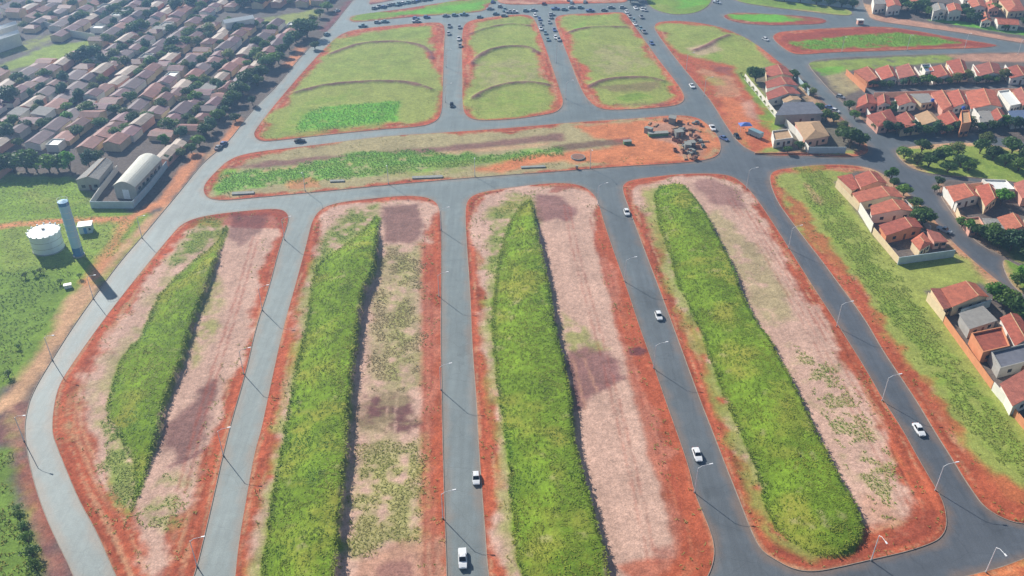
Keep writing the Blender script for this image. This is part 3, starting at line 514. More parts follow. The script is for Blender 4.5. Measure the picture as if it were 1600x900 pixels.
for k_, c_ in (('o0', (116, 74, 70)), ('o1', (92, 70, 76)), ('o2', (134, 86, 76)), ('o3', (114, 76, 82)), ('o4', (160, 142, 128))): ROOFS[k_] = mat('weathered_tile_' + k_, lin(*c_), .64, .45, .5, 0, .35, rand=.2, fine=.12)
WALLS = {'w': mat('white_plaster', lin(228, 224, 214), .85, .1, .6, 0, .2), 'c': mat('cream_plaster', lin(222, 200, 164), .85, .14, .6, 0, .2), 'o': mat('orange_plaster', lin(214, 146, 106), .85, .15, .6, 0, .2),
 'g': mat('grey_plaster', lin(170, 168, 162), .85, .18, .6, 0, .2), 'p': mat('pink_plaster', lin(222, 168, 148), .85, .14, .6, 0, .2), 'b': mat('pale_blue_plaster', lin(180, 198, 206), .85, .14, .6, 0, .2)}
def build_house(q, eave, kind, roof, wall, f=.5, rise=1.3, axis='u', over=.4, detail=True, name='house'):
    """q: eave corners far-left, far-right, near-right, near-left in plan"""
    q = [Vector((a[0], a[1])) for a in q]; c = sum(q, Vector((0, 0))) / 4
    L = [p - c for p in q]
    root = empty(name, (c.x, c.y, KH))
    W = [p * max(.55, 1 - over / max(.8, p.length) * 1.2) for p in L] if kind != 'flat' else L
    def gl(Q, e, r):
        v = [(p.x, p.y, e) for p in Q]
        if axis == 'u': a, b = Q[0].lerp(Q[1], f), Q[3].lerp(Q[2], f)
        else: a, b = Q[0].lerp(Q[3], f), Q[1].lerp(Q[2], f)
        return v, a, b
    wm = MB(); v = [(p.x, p.y, -.1) for p in W]; n = 4
    if kind in ('gable', 'hip', 'shed'):
        top, a, b = gl(W, eave, rise)
        wm.v = v + top
        if kind == 'gable':
            wm.v += [(a.x, a.y, eave + rise - .1), (b.x, b.y, eave + rise - .1)]
            if axis == 'u': wm.f = [(0, 1, 5, 8, 4), (1, 2, 6, 5), (2, 3, 7, 9, 6), (3, 0, 4, 7)]
            else: wm.f = [(0, 1, 5, 4), (1, 2, 6, 9, 5), (2, 3, 7, 6), (3, 0, 4, 8, 7)]
        elif kind == 'shed':
            if axis == 'u': wm.v[4] = (*wm.v[4][:2], eave + rise); wm.v[7] = (*wm.v[7][:2], eave + rise)
            else: wm.v[4] = (*wm.v[4][:2], eave + rise); wm.v[5] = (*wm.v[5][:2], eave + rise)
            wm.v = [(x, y, z - .08 if z > 1 else z) for x, y, z in wm.v]
            wm.f = [(0, 1, 5, 4), (1, 2, 6, 5), (2, 3, 7, 6), (3, 0, 4, 7)]
        else: wm.f = [(0, 1, 5, 4), (1, 2, 6, 5), (2, 3, 7, 6), (3, 0, 4, 7)]
        wm.f = [t[::-1] for t in wm.f]
        rv, a, b = gl(L, eave - .02, rise); z = eave + rise
        if kind == 'gable':
            rv += [(a.x, a.y, z), (b.x, b.y, z)]
            fs = [(0, 3, 5, 4)[::1], (1, 4, 5, 2)] if axis == 'u' else [(0, 4, 5, 1), (4, 3, 2, 5)]
        elif kind == 'hip':
            a2, b2 = a.lerp(b, .28), a.lerp(b, .72); rv += [(a2.x, a2.y, z), (b2.x, b2.y, z)]
            fs = [(0, 3, 5, 4), (1, 4, 5, 2), (0, 4, 1), (3, 2, 5)] if axis == 'u' else [(0, 4, 5, 1), (4, 3, 2, 5), (0, 3, 4), (1, 5, 2)]
        else:
            if axis == 'u': rv[0] = (*rv[0][:2], z); rv[3] = (*rv[3][:2], z)
            else: rv[0] = (*rv[0][:2], z); rv[1] = (*rv[1][:2], z)
            fs = [(0, 3, 2, 1)]
        V, Fs = solid_sheet(rv, [tuple(t) for t in fs], .14)
        ro = put('roof', mesh('roof', V, Fs, ROOFS[roof]), root)
        if kind in ('gable', 'hip') and detail:
            p0, p1 = Vector(rv[4]), Vector(rv[5]); MB().tube(p0 + Vector((0, 0, .03)), p1 + Vector((0, 0, .03)), .14, .14, 6).put('ridge_cap', ROOFS['beige'], ro)
    else:
        wm.v = v + [(p.x, p.y, eave - .02) for p in W]; wm.f = [(4, 5, 1, 0), (5, 6, 2, 1), (6, 7, 3, 2), (7, 4, 0, 3)]
        I = [p * .985 for p in L]
        MB().hexa([(p.x, p.y, eave - .25) for p in I[::-1]], [(p.x, p.y, eave - .05) for p in I[::-1]]).put('roof', ROOFS[roof], root)
        pm = MB()
        for i in range(4):
            a, b = L[i], L[(i + 1) % 4]; a2, b2 = a * .94, b * .94
            pm.hexa([(b.x, b.y, eave), (a.x, a.y, eave), (a2.x, a2.y, eave), (b2.x, b2.y, eave)], [(b.x, b.y, eave + .5), (a.x, a.y, eave + .5), (a2.x, a2.y, eave + .5), (b2.x, b2.y, eave + .5)])
        pm.put('parapet', WALLS[wall], root)
    put('wall', mesh('wall', wm.v, wm.f, WALLS[wall]), root)
    if detail:
        for (a, b), items in (((W[3], W[2]), ((.25, 1.3, 'window'), (.55, .9, 'door'), (.8, 1.3, 'window'))), ((W[2], W[1]), ((.3, 1.2, 'window'), (.7, 1.2, 'window')))):
            d = (b - a); ln = d.length
            if ln < 3.5: continue
            d /= ln; nrm = Vector((d.y, -d.x)) * .035
            for t, w, k in items:
                m = a + d * ln * t; z0, z1 = (1.0, 2.1) if k == 'window' else (0.0, 2.1); z1 = min(z1, eave - .35)
                p, r = m - d * w / 2, m + d * w / 2
                MB().hexa([(p.x + nrm.x, p.y + nrm.y, z0), (r.x + nrm.x, r.y + nrm.y, z0), (r.x - nrm.x, r.y - nrm.y, z0), (p.x - nrm.x, p.y - nrm.y, z0)], [(p.x + nrm.x, p.y + nrm.y, z1), (r.x + nrm.x, r.y + nrm.y, z1), (r.x - nrm.x, r.y - nrm.y, z1), (p.x - nrm.x, p.y - nrm.y, z1)]).put(k, M_WIN if k == 'window' else M_DOOR, root)
    return root
RDESC = {'t0': 'red-tiled', 't1': 'brownish red-tiled', 't2': 'light terracotta', 't3': 'dark terracotta', 't4': 'orange-tiled', 't5': 'dusty red-tiled', 'grey': 'grey-roofed', 'dgrey': 'dark slab-roofed', 'beige': 'beige-tiled', 'white': 'white-roofed', 'blue': 'blue-grey-roofed', 'o0': 'weathered brown-tiled', 'o1': 'dark brown-tiled', 'o2': 'faded red-tiled', 'o3': 'weathered red-tiled', 'o4': 'pale dusty-tiled'}
def houses(lst, where, group, cat='house', grow=1.0):
    obs = []
    for q, e, kind, roof, wall, *ex in lst:
        kw = ex[0] if ex else {}
        W4 = PP(q, e); W4 = W4.mean(0) + (W4 - W4.mean(0)) * grow
        o = build_house(W4, e, kind, roof, wall, **kw); o['_r'] = RDESC[roof]; o['_k'] = kind; obs.append(o)
    obs.sort(key=lambda o: scr_x(o.location))
    for i, o in enumerate(obs):
        tag(o, '%s %s house, %s from the left %s' % (o['_r'], {'gable': 'gabled', 'hip': 'hipped', 'shed': 'lean-to', 'flat': 'flat-topped'}[o['_k']], ordn(i + 1), where), cat, group)
        del o['_r'], o['_k']
def wall_run(px, h, col, label, th=.18, name='boundary_wall', z=KH):
    w = PP(px, 0.0); m = MB()
    for i, (a, b) in enumerate(zip(w[:-1], w[1:])):
        a, b = Vector(a), Vector(b); d = (b - a).normalized(); n = Vector((-d.y, d.x)) * th / 2; b = b + d * (th / 2 - .003 * (i + 1))
        m.hexa([(*(a - n), z - .05), (*(b - n), z - .05), (*(b + n), z - .05), (*(a + n), z - .05)], [(*(a - n), z + h - .01 * i), (*(b - n), z + h - .01 * i), (*(b + n), z + h - .01 * i), (*(a + n), z + h - .01 * i)])
    return tag(m.put(name, WALLS[col]), label, 'wall', 'walls round the plots')

houses([([(1307,278),(1331,272),(1342,294),(1331,300)], 2.7, 'shed', 't0', 'c', {'rise': .5, 'axis': 'u'}),
 ([(1335,275),(1371,270),(1387,287),(1345,293)], 3.3, 'gable', 't0', 'p', {'f': .6, 'rise': 1.4}), ([(1331,302),(1398,293),(1412,309),(1343,317)], 3.2, 'gable', 't2', 'c', {'f': .66, 'rise': 1.3}),
 ([(1360,322),(1410,313),(1431,331),(1361,337)], 3.2, 'gable', 't2', 'w', {'f': .64, 'rise': 1.3}), ([(1373,352),(1430,341),(1442,356),(1384,369)], 3.2, 'gable', 't1', 'o', {'f': .68, 'rise': 1.2}),
 ([(1423,376),(1442,363),(1457,380),(1437,392)], 3.1, 'hip', 't2', 'c', {'rise': .8}), ([(1447,360),(1468,364),(1482,378),(1459,380)], 2.6, 'shed', 't5', 'p', {'rise': .4})],
 'in the row beside the eastern verge', 'houses beside the eastern verge')
wall_run([(1305,293),(1340,330)], 2.4, 'c', 'cream wall along the grass beside the topmost house of the verge row')
wall_run([(1341,331),(1361,364)], 3.4, 'w', 'tall bright white wall facing the grass in the verge row')
wall_run([(1363,366),(1402,413)], 2.4, 'c', 'long cream wall leading to the corner of the shaded yard')
wall_run([(1402,414),(1489,402)], 2.6, 'b', 'pale wall in shadow closing the lower end of the verge row')
wall_run([(1362,348),(1400,344)], 2.6, 'o', 'orange party wall between two tiled roofs of the verge row')
wall_run([(1412,320),(1452,362)], 2.0, 'w', 'thin white wall along the street behind the verge row')
houses([([(1453,453),(1470,451),(1488,480),(1474,486)], 2.8, 'shed', 't3', 'c', {'rise': .5}), ([(1470,451),(1524,443),(1545,464),(1488,480)], 3.4, 'gable', 't2', 'c', {'f': .68, 'rise': 1.4}),
 ([(1497,492),(1536,478),(1559,501),(1514,517)], 3.0, 'shed', 'grey', 'g', {'rise': .4}), ([(1517,523),(1565,513),(1577,543),(1535,553)], 3.2, 'flat', 't1', 'o', {}),
 ([(1562,497),(1592,491),(1616,530),(1586,541)], 3.0, 'gable', 't1', 'w', {'rise': 1.0}), ([(1547,552),(1612,537),(1632,560),(1562,578)], 2.9, 'flat', 'dgrey', 'g', {}), ([(1562,600),(1622,570),(1652,605),(1582,635)], 3.4, 'gable', 't5', 'w', {'f': .8, 'rise': 1.2})],
 'in the lower right group by the meadow', 'lower right houses')
wall_run([(1447,470),(1473,503)], 2.8, 'c', 'cream wall below the lean-to roof at the lower right')
wall_run([(1474,505),(1548,608)], 2.2, 'o', 'long orange-brown wall along the lower right meadow')
wall_run([(1549,610),(1581,648)], 2.6, 'w', 'white wall section along the lower right meadow')
wall_run([(1582,650),(1640,722)], 2.2, 'o', 'orange wall running out at the right picture edge')
wall_run([(1498,496),(1545,480)], 2.6, 'b', 'shaded wall between red gable and grey roof')
houses([([(1481,293),(1514,291),(1528,307),(1492,314)], 3.2, 'gable', 't2', 'w', {'rise': .9, 'f': .75}), ([(1526,293),(1551,291),(1558,309),(1540,321)], 3.2, 'gable', 't0', 'c', {'rise': .9, 'f': .7}), ([(1537,283),(1570,284),(1583,297),(1556,297)], 3.0, 'flat', 'white', 'w', {}),
 ([(1536,344),(1558,343),(1571,358),(1551,363)], 3.0, 'shed', 'grey', 'g', {'rise': .4}), ([(1560,341),(1590,337),(1602,356),(1575,361)], 3.2, 'gable', 't4', 'p', {'rise': 1.0, 'f': .7}), ([(1586,288),(1616,285),(1630,308),(1598,309)], 3.3, 'gable', 't5', 'p', {'rise': 1.2}), ([(1508,344),(1528,342),(1536,354),(1517,357)], 2.8, 'flat', 'beige', 'p', {}), ([(1604,333),(1636,330),(1652,352),(1615,356)], 3.2, 'gable', 't0', 'c', {'rise': 1.1})],
 'in the far right block below the trees', 'far right houses', grow=1.12)
wall_run([(1471,304),(1492,332)], 3.0, 'w', 'tall white wall at the corner of the far right block')
wall_run([(1493,334),(1500,352)], 2.2, 'c', 'cream wall along the street of the far right block')
wall_run([(1496,322),(1536,317)], 2.4, 'g', 'grey wall across the shaded yard of the far right block')
wall_run([(1470,302),(1545,294)], 2.5, 'p', 'pink wall along the top of the far right block')
houses([([(1197,106),(1227,105),(1239,119),(1199,121)], 3.2, 'gable', 't0', 'c', {'f': .58}), ([(1197,128),(1234,122),(1246,134),(1199,138)], 3.2, 'gable', 't0', 'w', {'f': .6}), ([(1198,145),(1237,136),(1250,147),(1201,156)], 3.2, 'gable', 't1', 'w', {'f': .6}),
 ([(1221,153),(1241,147),(1252,156),(1226,161)], 3.0, 'gable', 'beige', 'w', {'rise': .8}), ([(1226,163),(1268,162),(1285,177),(1213,180)], 4.2, 'shed', 'dgrey', 'g', {'rise': .6, 'axis': 'v'}), ([(1243,192),(1280,190),(1295,212),(1258,219)], 3.4, 'hip', 'beige', 'p', {}), ([(1207,207),(1231,204),(1238,217),(1210,221)], 2.8, 'flat', 'beige', 'w', {})],
 'in the group beside the red bare soil', 'houses beside the red soil', grow=1.06)
wall_run([(1163,124),(1213,186)], 2.6, 'w', 'long white wall with a hedge beside the red soil')
wall_run([(1226,196),(1243,212),(1262,240)], 2.8, 'w', 'white wall bending round the beige hipped house')
wall_run([(1263,240),(1320,240)], 2.6, 'b', 'pale wall in shadow along the cross street')
wall_run([(1236,116),(1264,150)], 2.4, 'b', 'pale street wall behind the three red gables')
wall_run([(1179,241),(1262,241)], .5, 'o', 'low orange wall on the cross street corner')
houses([([(1336,112),(1362,108),(1374,125),(1356,127)], 3.0, 'gable', 't2', 'o', {'f': .7}), ([(1369,109),(1394,106),(1401,122),(1379,124)], 3.0, 'gable', 't0', 'w', {'f': .7}), ([(1401,106),(1424,104),(1435,121),(1406,122)], 3.2, 'gable', 't5', 'w', {'f': .75}), ([(1452,107),(1476,106),(1486,120),(1460,122)], 3.0, 'gable', 't0', 'w', {'f': .7}),
 ([(1480,97),(1506,97),(1513,117),(1488,118)], 3.2, 'gable', 't0', 'c', {'f': .7}), ([(1523,104),(1559,101),(1564,116),(1529,119)], 3.2, 'gable', 't5', 'w', {'f': .6}), ([(1570,108),(1600,106),(1609,121),(1580,122)], 3.2, 'gable', 't1', 'w', {'f': .6}), ([(1440,103),(1452,102),(1458,112),(1446,113)], 3.0, 'flat', 'blue', 'w', {}), ([(1612,100),(1644,98),(1656,114),(1622,118)], 3.2, 'gable', 't0', 'c')],
 'in the row below the green road verge', 'houses below the road verge', grow=1.12)
wall_run([(1321,117),(1351,145)], 2.6, 'o', 'orange wall at the open end of the verge-side row')
wall_run([(1364,154),(1480,150),(1600,147)], 2.6, 'p', 'long pink wall behind the densest red roofs')
for k, (a, b) in enumerate([((1426,116),(1436,130)), ((1478,113),(1487,128)), ((1517,112),(1527,126)), ((1567,113),(1579,130))]):
    wall_run([a, b], 3.6, 'w', '%s bright white party wall from the left in the verge-side row' % ordn(k + 1))
houses([([(1342,155),(1362,149),(1370,162),(1339,168)], 3.0, 'gable', 't0', 'p'), ([(1371,153),(1388,151),(1391,163),(1372,165)], 3.0, 'gable', 't1', 'w'), ([(1399,153),(1422,150),(1431,162),(1405,165)], 3.0, 'gable', 't0', 'w', {'f': .65}), ([(1423,149),(1450,147),(1458,159),(1440,162)], 3.0, 'shed', 'grey', 'c', {'rise': .4}),
 ([(1456,147),(1477,146),(1489,168),(1473,171)], 3.2, 'gable', 't2', 'p', {'f': .7}), ([(1481,146),(1504,145),(1513,164),(1490,167)], 3.2, 'gable', 't0', 'w', {'f': .65}), ([(1511,145),(1552,143),(1563,166),(1519,169)], 3.4, 'gable', 't2', 'w', {'f': .6}), ([(1561,145),(1576,143),(1593,163),(1578,166)], 3.0, 'flat', 'white', 'w', {}), ([(1583,143),(1606,141),(1613,162),(1598,164)], 3.2, 'gable', 't5', 'c')],
 'in the upper rank of the dense block', 'upper rank of the dense block', grow=1.12)
houses([([(1356,181),(1390,172),(1402,193),(1373,197)], 3.2, 'hip', 't1', 'p', {'rise': 1.2}), ([(1401,183),(1422,179),(1438,198),(1409,201)], 3.2, 'gable', 't1', 'c', {'f': .65}), ([(1431,181),(1456,177),(1470,192),(1442,195)], 3.2, 'gable', 'beige', 'w', {'f': .65}), ([(1465,183),(1489,177),(1500,192),(1474,197)], 3.2, 'gable', 't0', 'p', {'f': .65}),
 ([(1502,176),(1513,175),(1516,192),(1503,194)], 5.4, 'flat', 'beige', 'o', {}), ([(1529,176),(1546,174),(1554,189),(1532,192)], 3.0, 'shed', 'grey', 'w', {'rise': .4}), ([(1549,176),(1564,172),(1573,185),(1555,190)], 3.0, 'gable', 't1', 'w'), ([(1576,176),(1602,173),(1610,188),(1582,191)], 3.0, 'shed', 'blue', 'w', {'rise': .5})],
 'in the lower rank of the dense block', 'lower rank of the dense block', grow=1.12)
wall_run([(1352,178),(1366,200)], 2.6, 'w', 'white street wall at the corner of the dense block')
wall_run([(1517,183),(1527,196)], 4.0, 'w', 'tall white wall beside the narrow orange house')
for i, (px, z) in enumerate((((1505,170), 5.9), ((1457,158), 3.4))):
    x, y = P(*px, z); t = empty('roof_water_tank', (x, y, z)); MB().tube((0, 0, 0), (0, 0, .9), .75, .65, 14).put('tank', mat('tank_blue', lin(60, 100, 190), .5, .05, 1), t); MB().tube((0, 0, .9), (0, 0, 1.1), .7, .3, 14).put('lid', mat('tank_blue', None), t)
    tag(t, ['blue water tank on top of the narrow orange house', 'blue water tank between the grey roof and red gables'][i], 'water tank')
houses([([(1364,-6),(1381,-7),(1385,6),(1366,8)], 5.0, 'shed', 'grey', 'w', {'rise': .6}), ([(1383,1),(1403,-1),(1408,9),(1387,11)], 5.0, 'gable', 't2', 'w', {'rise': 1.0}), ([(1456,8),(1474,6),(1479,16),(1459,18)], 5.0, 'gable', 'grey', 'w', {'rise': .8}), ([(1479,8),(1499,7),(1503,17),(1483,18)], 5.2, 'gable', 't2', 'w', {'rise': 1.0}),
 ([(1512,2),(1536,1),(1541,12),(1519,12)], 3.4, 'gable', 't4', 'w'), ([(1540,5),(1556,4),(1561,14),(1545,15)], 3.4, 'gable', 't2', 'p'), ([(1562,1),(1592,0),(1601,16),(1576,18)], 3.6, 'hip', 't4', 'c'), ([(1531,23),(1545,22),(1549,33),(1534,34)], 3.2, 'gable', 't4', 'w'), ([(1555,28),(1586,30),(1592,39),(1560,38)], 3.2, 'gable', 't2', 'w', {'axis': 'v'}), ([(1420,-4),(1440,-5),(1445,5),(1424,6)], 3.2, 'gable', 't0', 'w'),
 ([(1500,-10),(1525,-11),(1530,-2),(1506,-1)], 3.2, 'gable', 't2', 'w'), ([(1540,-10),(1565,-10),(1572,-2),(1546,-1)], 3.2, 'gable', 't4', 'c')],
 'in the estate at the top right corner', 'houses at the top right', grow=1.06)

# the old neighbourhood west of the boundary road: rows run parallel to that road
protos = []
def prect(w, d): return [(-w / 2, d / 2), (w / 2, d / 2), (w / 2, -d / 2), (-w / 2, -d / 2)]   # w across the row, d along it
PT = []
for w, d, k, rf, wl, f, rs in ((8, 9.5, 'gable', 'o0', 'c', .42, 1.1), (8.6, 12, 'gable', 'o1', 'w', .38, 1.2), (7.6, 8.5, 'gable', 'o3', 'w', .45, 1.0), (8.2, 10, 'gable', 'o2', 'c', .36, 1.2), (7, 13, 'gable', 'o4', 'p', .5, .8), (8, 8, 'hip', 'o0', 'c', .5, 1.1),
    (6, 7, 'flat', 'grey', 'w', .5, 0), (7, 8.5, 'shed', 'grey', 'w', .5, .8), (7, 9, 'gable', 'o1', 'g', .5, 1.0), (5.5, 6.5, 'flat', 'white', 'w', .5, 0), (8, 9, 'gable', 'o3', 'c', .4, 1.1)):
    o = build_house([np.array(a) for a in prect(w, d)], 3.0, k, rf, wl, f, rs, 'u', .35, False); PT.append((o, w, d * .88, rf, k)); protos.append(o)
A0, A1 = P(285, 295), P(552, 0); U = (A1 - A0) / np.hypot(*(A1 - A0)); Vd = np.array((-U[1], U[0]))
def uv(u, v): return A0 + U * u + Vd * v
KEEP = [FIELD, [(-40,112),(75,66),(155,55),(160,80),(60,105),(0,118),(-40,130)], [(105,345),(105,285),(150,240),(265,230),(268,262),(215,345)], [(-20,80),(60,50),(100,45),(90,68),(0,95)], [(-30,60),(-30,32),(40,30),(45,62)], [(335,42),(335,22),(520,5),(505,40),(410,42)], [(0,300),(0,238),(130,236),(130,300)]]
KEEPW = [PP(k) for k in KEEP]
def clear(p): return all(sd_poly(p[None], k)[0] < 1 for k in KEEPW)
LWEST = PARC['western_land'][::8]
prng = random.Random(11); hc = 0; nh = 0; TREE_SPOTS = []
def join_far(name, items, label, cat):
    """far-off things too many to tell apart: one object; items = (prototype, matrix)"""
    V, Fc, mi, mats, off = [], [], [], [], 0
    for o, M in items:
        for ch in o.children:
            me = ch.data; m = me.materials[0]
            if m not in mats: mats.append(m)
            co = np.empty(len(me.vertices) * 3, np.float32); me.vertices.foreach_get('co', co); co = co.reshape(-1, 3) @ np.array(M.to_3x3()).T + np.array(M.translation)
            V.append(co); Fc += [tuple(i + off for i in p.vertices) for p in me.polygons]; mi += [mats.index(m)] * len(me.polygons); off += len(co)
    me = bpy.data.meshes.new(name); me.from_pydata(np.vstack(V).tolist(), [], Fc); me.update()
    for m in mats: me.materials.append(m)
    me.polygons.foreach_set('material_index', mi); return tag(put(name, me), label, cat, kind='stuff')
def trs(loc, rz, sc): return Matrix.LocRotScale(Vector(loc), Euler((0, 0, rz)), Vector(sc))
v = 16.0; row = 0; HL = []
while v < 240:
    row += 1; u = -10 + prng.uniform(0, 8)
    while u < 290:
        i = prng.choices(range(11), (6, 6, 6, 6, 4, 3, 1.6, 1.8, 3, 1.0, 5))[0]; o, w, d, rf, kd = PT[i]
        sl = prng.uniform(.9, 1.15); p = uv(u + d * sl / 2, v + prng.uniform(-1.1, 1.1)); gap = prng.choice((.15, .2, .4, .8, 1.5, 3.2))
        if p[1] < 572 and abs(p[0]) < .60 * (p[1] * _c + CAM_H * _s) and sd_poly(p[None], LWEST)[0] > 8 and clear(p):
            HL.append((p, i, row, (prng.uniform(.78, .96), sl * .88, prng.uniform(.7, 1.15)), prng.choice((0, 0, 0, math.pi / 2)) * (kd != 'x' and d < 9.6) + prng.uniform(-.05, .05)))
            if gap > 1.2: TREE_SPOTS.append((uv(u + d * sl + gap / 2, v + prng.uniform(-2, 2)), row))
            for q_ in range(prng.choice((0, 0, 1, 1, 2))): TREE_SPOTS.append((uv(u + prng.uniform(0, d), v + (5.0 if row % 2 else 6.5) + prng.uniform(-.8, .8)), row))
        u += d * sl + gap
    v += 9.9 if row % 2 else 12.8
HL.sort(key=lambda h: h[0][1]); cnt = {}; far = []; rz0 = math.atan2(U[1], U[0]) - math.pi / 2
for n_, (p, i, rw, sc, dr) in enumerate(HL):
    o, w, d, rf, kd = PT[i]
    if n_ < 226:
        cnt[rw] = cnt.get(rw, 0) + 1; c = dup(o, (p[0], p[1], KH), rz0 + dr, sc)
        tag(c, '%s house, %s from near end of the %s row left of boundary road' % (RDESC[rf], ordn(cnt[rw]), ordn(rw)), 'house', 'houses of the old neighbourhood')
    else: far.append((o, trs((p[0], p[1], KH), rz0 + dr, sc)))
if far: join_far('distant_houses', far, 'distant mass of low roofs in the hazy top left corner', 'houses')
purge(protos)

# ------------------------------------------------------------------ trees
def tree_proto(name, seed, leafm, n=900, shape=(1, 1, .85), lobes=7, leaf=.55, trunk_h=.12):
    r = np.random.default_rng(seed); root = empty(name)
    t = MB(); th = 6 * trunk_h; t.tube((0, 0, -.2), (.1, .05, th), .24, .17, 7, False); ends = []
    cz = 6 * (trunk_h + (1 - trunk_h) * .5); R0 = 2.9
    for i in range(lobes):
        a = 2 * math.pi * i / lobes + r.uniform(-.4, .4); rr = R0 * r.uniform(.3, .62) * (0 if i == 0 else 1)
        c = np.array((math.cos(a) * rr * shape[0], math.sin(a) * rr * shape[1], cz + r.uniform(-.9, 1.0) * shape[2] + (.8 if i == 0 else 0))); ends.append((c, r.uniform(1.25, 1.85)))
        t.tube((.1, .05, th - .1), tuple(c * (1, 1, .96)), .13, .04, 5, False)
    t.put('trunk', M_BARK, root)
    k = r.choice(lobes, n, p=np.array([e[1] ** 2 for e in ends]) / sum(e[1] ** 2 for e in ends))
    dirs = r.normal(size=(n, 3)); dirs /= np.linalg.norm(dirs, axis=1)[:, None]; rad = r.uniform(.25, 1.0, n) ** .45
    C = np.array([e[0] for e in ends])[k]; S = np.array([e[1] for e in ends])[k]
    p = C + dirs * (S * rad)[:, None] * np.array((shape[0], shape[1], shape[2] * .85)); p[:, 2] = np.maximum(p[:, 2], 1.0)
    nn = dirs * .6 + r.normal(size=(n, 3)) * .6 + (0, 0, .35); nn /= np.linalg.norm(nn, axis=1)[:, None]
    a = np.cross(nn, r.normal(size=(n, 3))); a /= np.linalg.norm(a, axis=1)[:, None]; b = np.cross(nn, a)
    s = (leaf * r.uniform(.55, 1.15, n) / 2)[:, None]; bend = nn * s * .35
    vv = np.stack([p - a * s * 1.3 - bend, p - b * s, p + a * s * 1.3 - bend, p + b * s], 1).reshape(-1, 3)
    put('crown', fast_mesh('crown', vv, np.arange(4 * n), 4, leafm), root); return root
LM = [leaf_mat('deep', (80, 110, 50)), leaf_mat('mid', (108, 138, 56)), leaf_mat('olive', (122, 134, 72)), leaf_mat('fresh', (96, 146, 44)), leaf_mat('blue', (78, 112, 76)), leaf_mat('lime', (140, 150, 40))]
TP = [tree_proto('broadleaf_tree', 1, LM[0]), tree_proto('broadleaf_tree', 2, LM[1], shape=(1.1, .95, .8)), tree_proto('broadleaf_tree', 3, LM[2], 700, lobes=6), tree_proto('broadleaf_tree', 4, LM[3], shape=(.9, .9, 1), lobes=6),
      tree_proto('broadleaf_tree', 5, LM[4], shape=(.85, .85, 1.25), trunk_h=.3), tree_proto('broadleaf_tree', 6, LM[1], shape=(1.25, 1.1, .7), lobes=9), tree_proto('broadleaf_tree', 8, LM[0], 1000, shape=(1, 1.1, .95), lobes=8)]
SP = [tree_proto('leafy_shrub', 21, LM[1], 320, (.8, .8, .6), 5, .42, .08), tree_proto('leafy_shrub', 22, LM[0], 320, (.9, .8, .6), 5, .42, .08), tree_proto('leafy_shrub', 23, LM[5], 320, (.8, .9, .55), 5, .4, .08)]
TDESC = ['dark green tree', 'green tree', 'olive-green tree', 'bright green tree', 'slim bluish-green tree', 'broad spreading tree', 'dense dark tree']
trng = random.Random(5)
def plant(kind, p, h, P_=TP, desc=None):
    s = h / 6; w = s * trng.uniform(1.0, 1.35)
    o = dup(P_[kind], (p[0], p[1], KH - .05), trng.uniform(0, 6.28), (w, w * trng.uniform(.9, 1.1), s)); return o
def trees(lst, fmt, group, protos_=None, cat='tree'):
    obs = [(plant(k, P(x, y), h, protos_ or TP), k) for x, y, h, k in lst]
    obs.sort(key=lambda t: scr_x(t[0].location))
    D = TDESC if protos_ is None else ['leafy green shrub', 'dark green shrub', 'yellow-green shrub']
    for i, (o, k) in enumerate(obs): tag(o, fmt.format(D[k], ordn(i + 1)), cat, group)
# beside the boundary road
trees([(262,256,4,1),(283,247,4,2),(300,240,5,0),(312,228,5,1),(322,212,6,0),(332,203,5,4),(343,190,6,1),(352,180,5,0),(357,170,5,6),(366,163,7,0),(372,150,7,6),(380,148,6,0),(385,136,8,6),(392,127,7,0),(402,135,6,1),(410,125,8,6),(416,110,8,0),(425,105,8,5),(436,100,7,6),(441,88,7,0),(452,78,7,4),(462,66,7,0),(472,62,6,1),(480,58,11,6),(492,77,4.5,0),(488,40,6,2),(500,28,6,0),(512,18,6,1),(395,165,4,4),(368,190,4,0)],
  '{0}, {1} from the left of those lining the boundary road', 'trees lining the boundary road')
trees([(6,272,9,0),(24,271,9,6),(42,269,10,0),(58,270,8,6),(78,270,8,1),(92,268,8,0),(110,268,8,3),(140,262,6,4),(152,256,6,0)], '{0}, {1} from the left of the hedge-like row above the field', 'trees above the field')
TS = sorted([t for t in TREE_SPOTS if clear(t[0]) and sd_poly(t[0][None], LWEST)[0] > 6], key=lambda t: t[0][1]); cnt = {}; far = []
for n_, (p, rw) in enumerate(TS):
    k = trng.choices(range(7), (4, 4, 4, .4, 3, 1, 3))[0]; h = trng.uniform(3.6, 6.5)
    if n_ < 112:
        o = plant(k, p, h); cnt[rw] = cnt.get(rw, 0) + 1
        tag(o, '%s, %s from near end beside the %s house row from the road' % (TDESC[k], ordn(cnt[rw]), ordn(rw)), 'tree', 'trees among the old houses')
    elif n_ % 5 < 4: w = h / 6 * trng.uniform(1, 1.35); far.append((TP[k], trs((p[0], p[1], KH), trng.uniform(0, 6.28), (w, w, h / 6))))
if far: join_far('distant_trees', far, 'distant mass of tree crowns among the hazy roofs at top left', 'trees')
trees([(15,165,10,6),(106,192,5,3),(275,20,9,6),(300,14,9,0),(210,55,8,6),(225,52,8,1),(395,8,10,6),(410,12,9,0),(440,4,9,1),(360,45,7,1),(330,55,7,2),(380,12,10,6),(150,95,7,4),(130,100,7,4),(165,70,6,1)], '{0} towering over the old neighbourhood, {1} from the left of the large ones', 'large trees of the old neighbourhood')
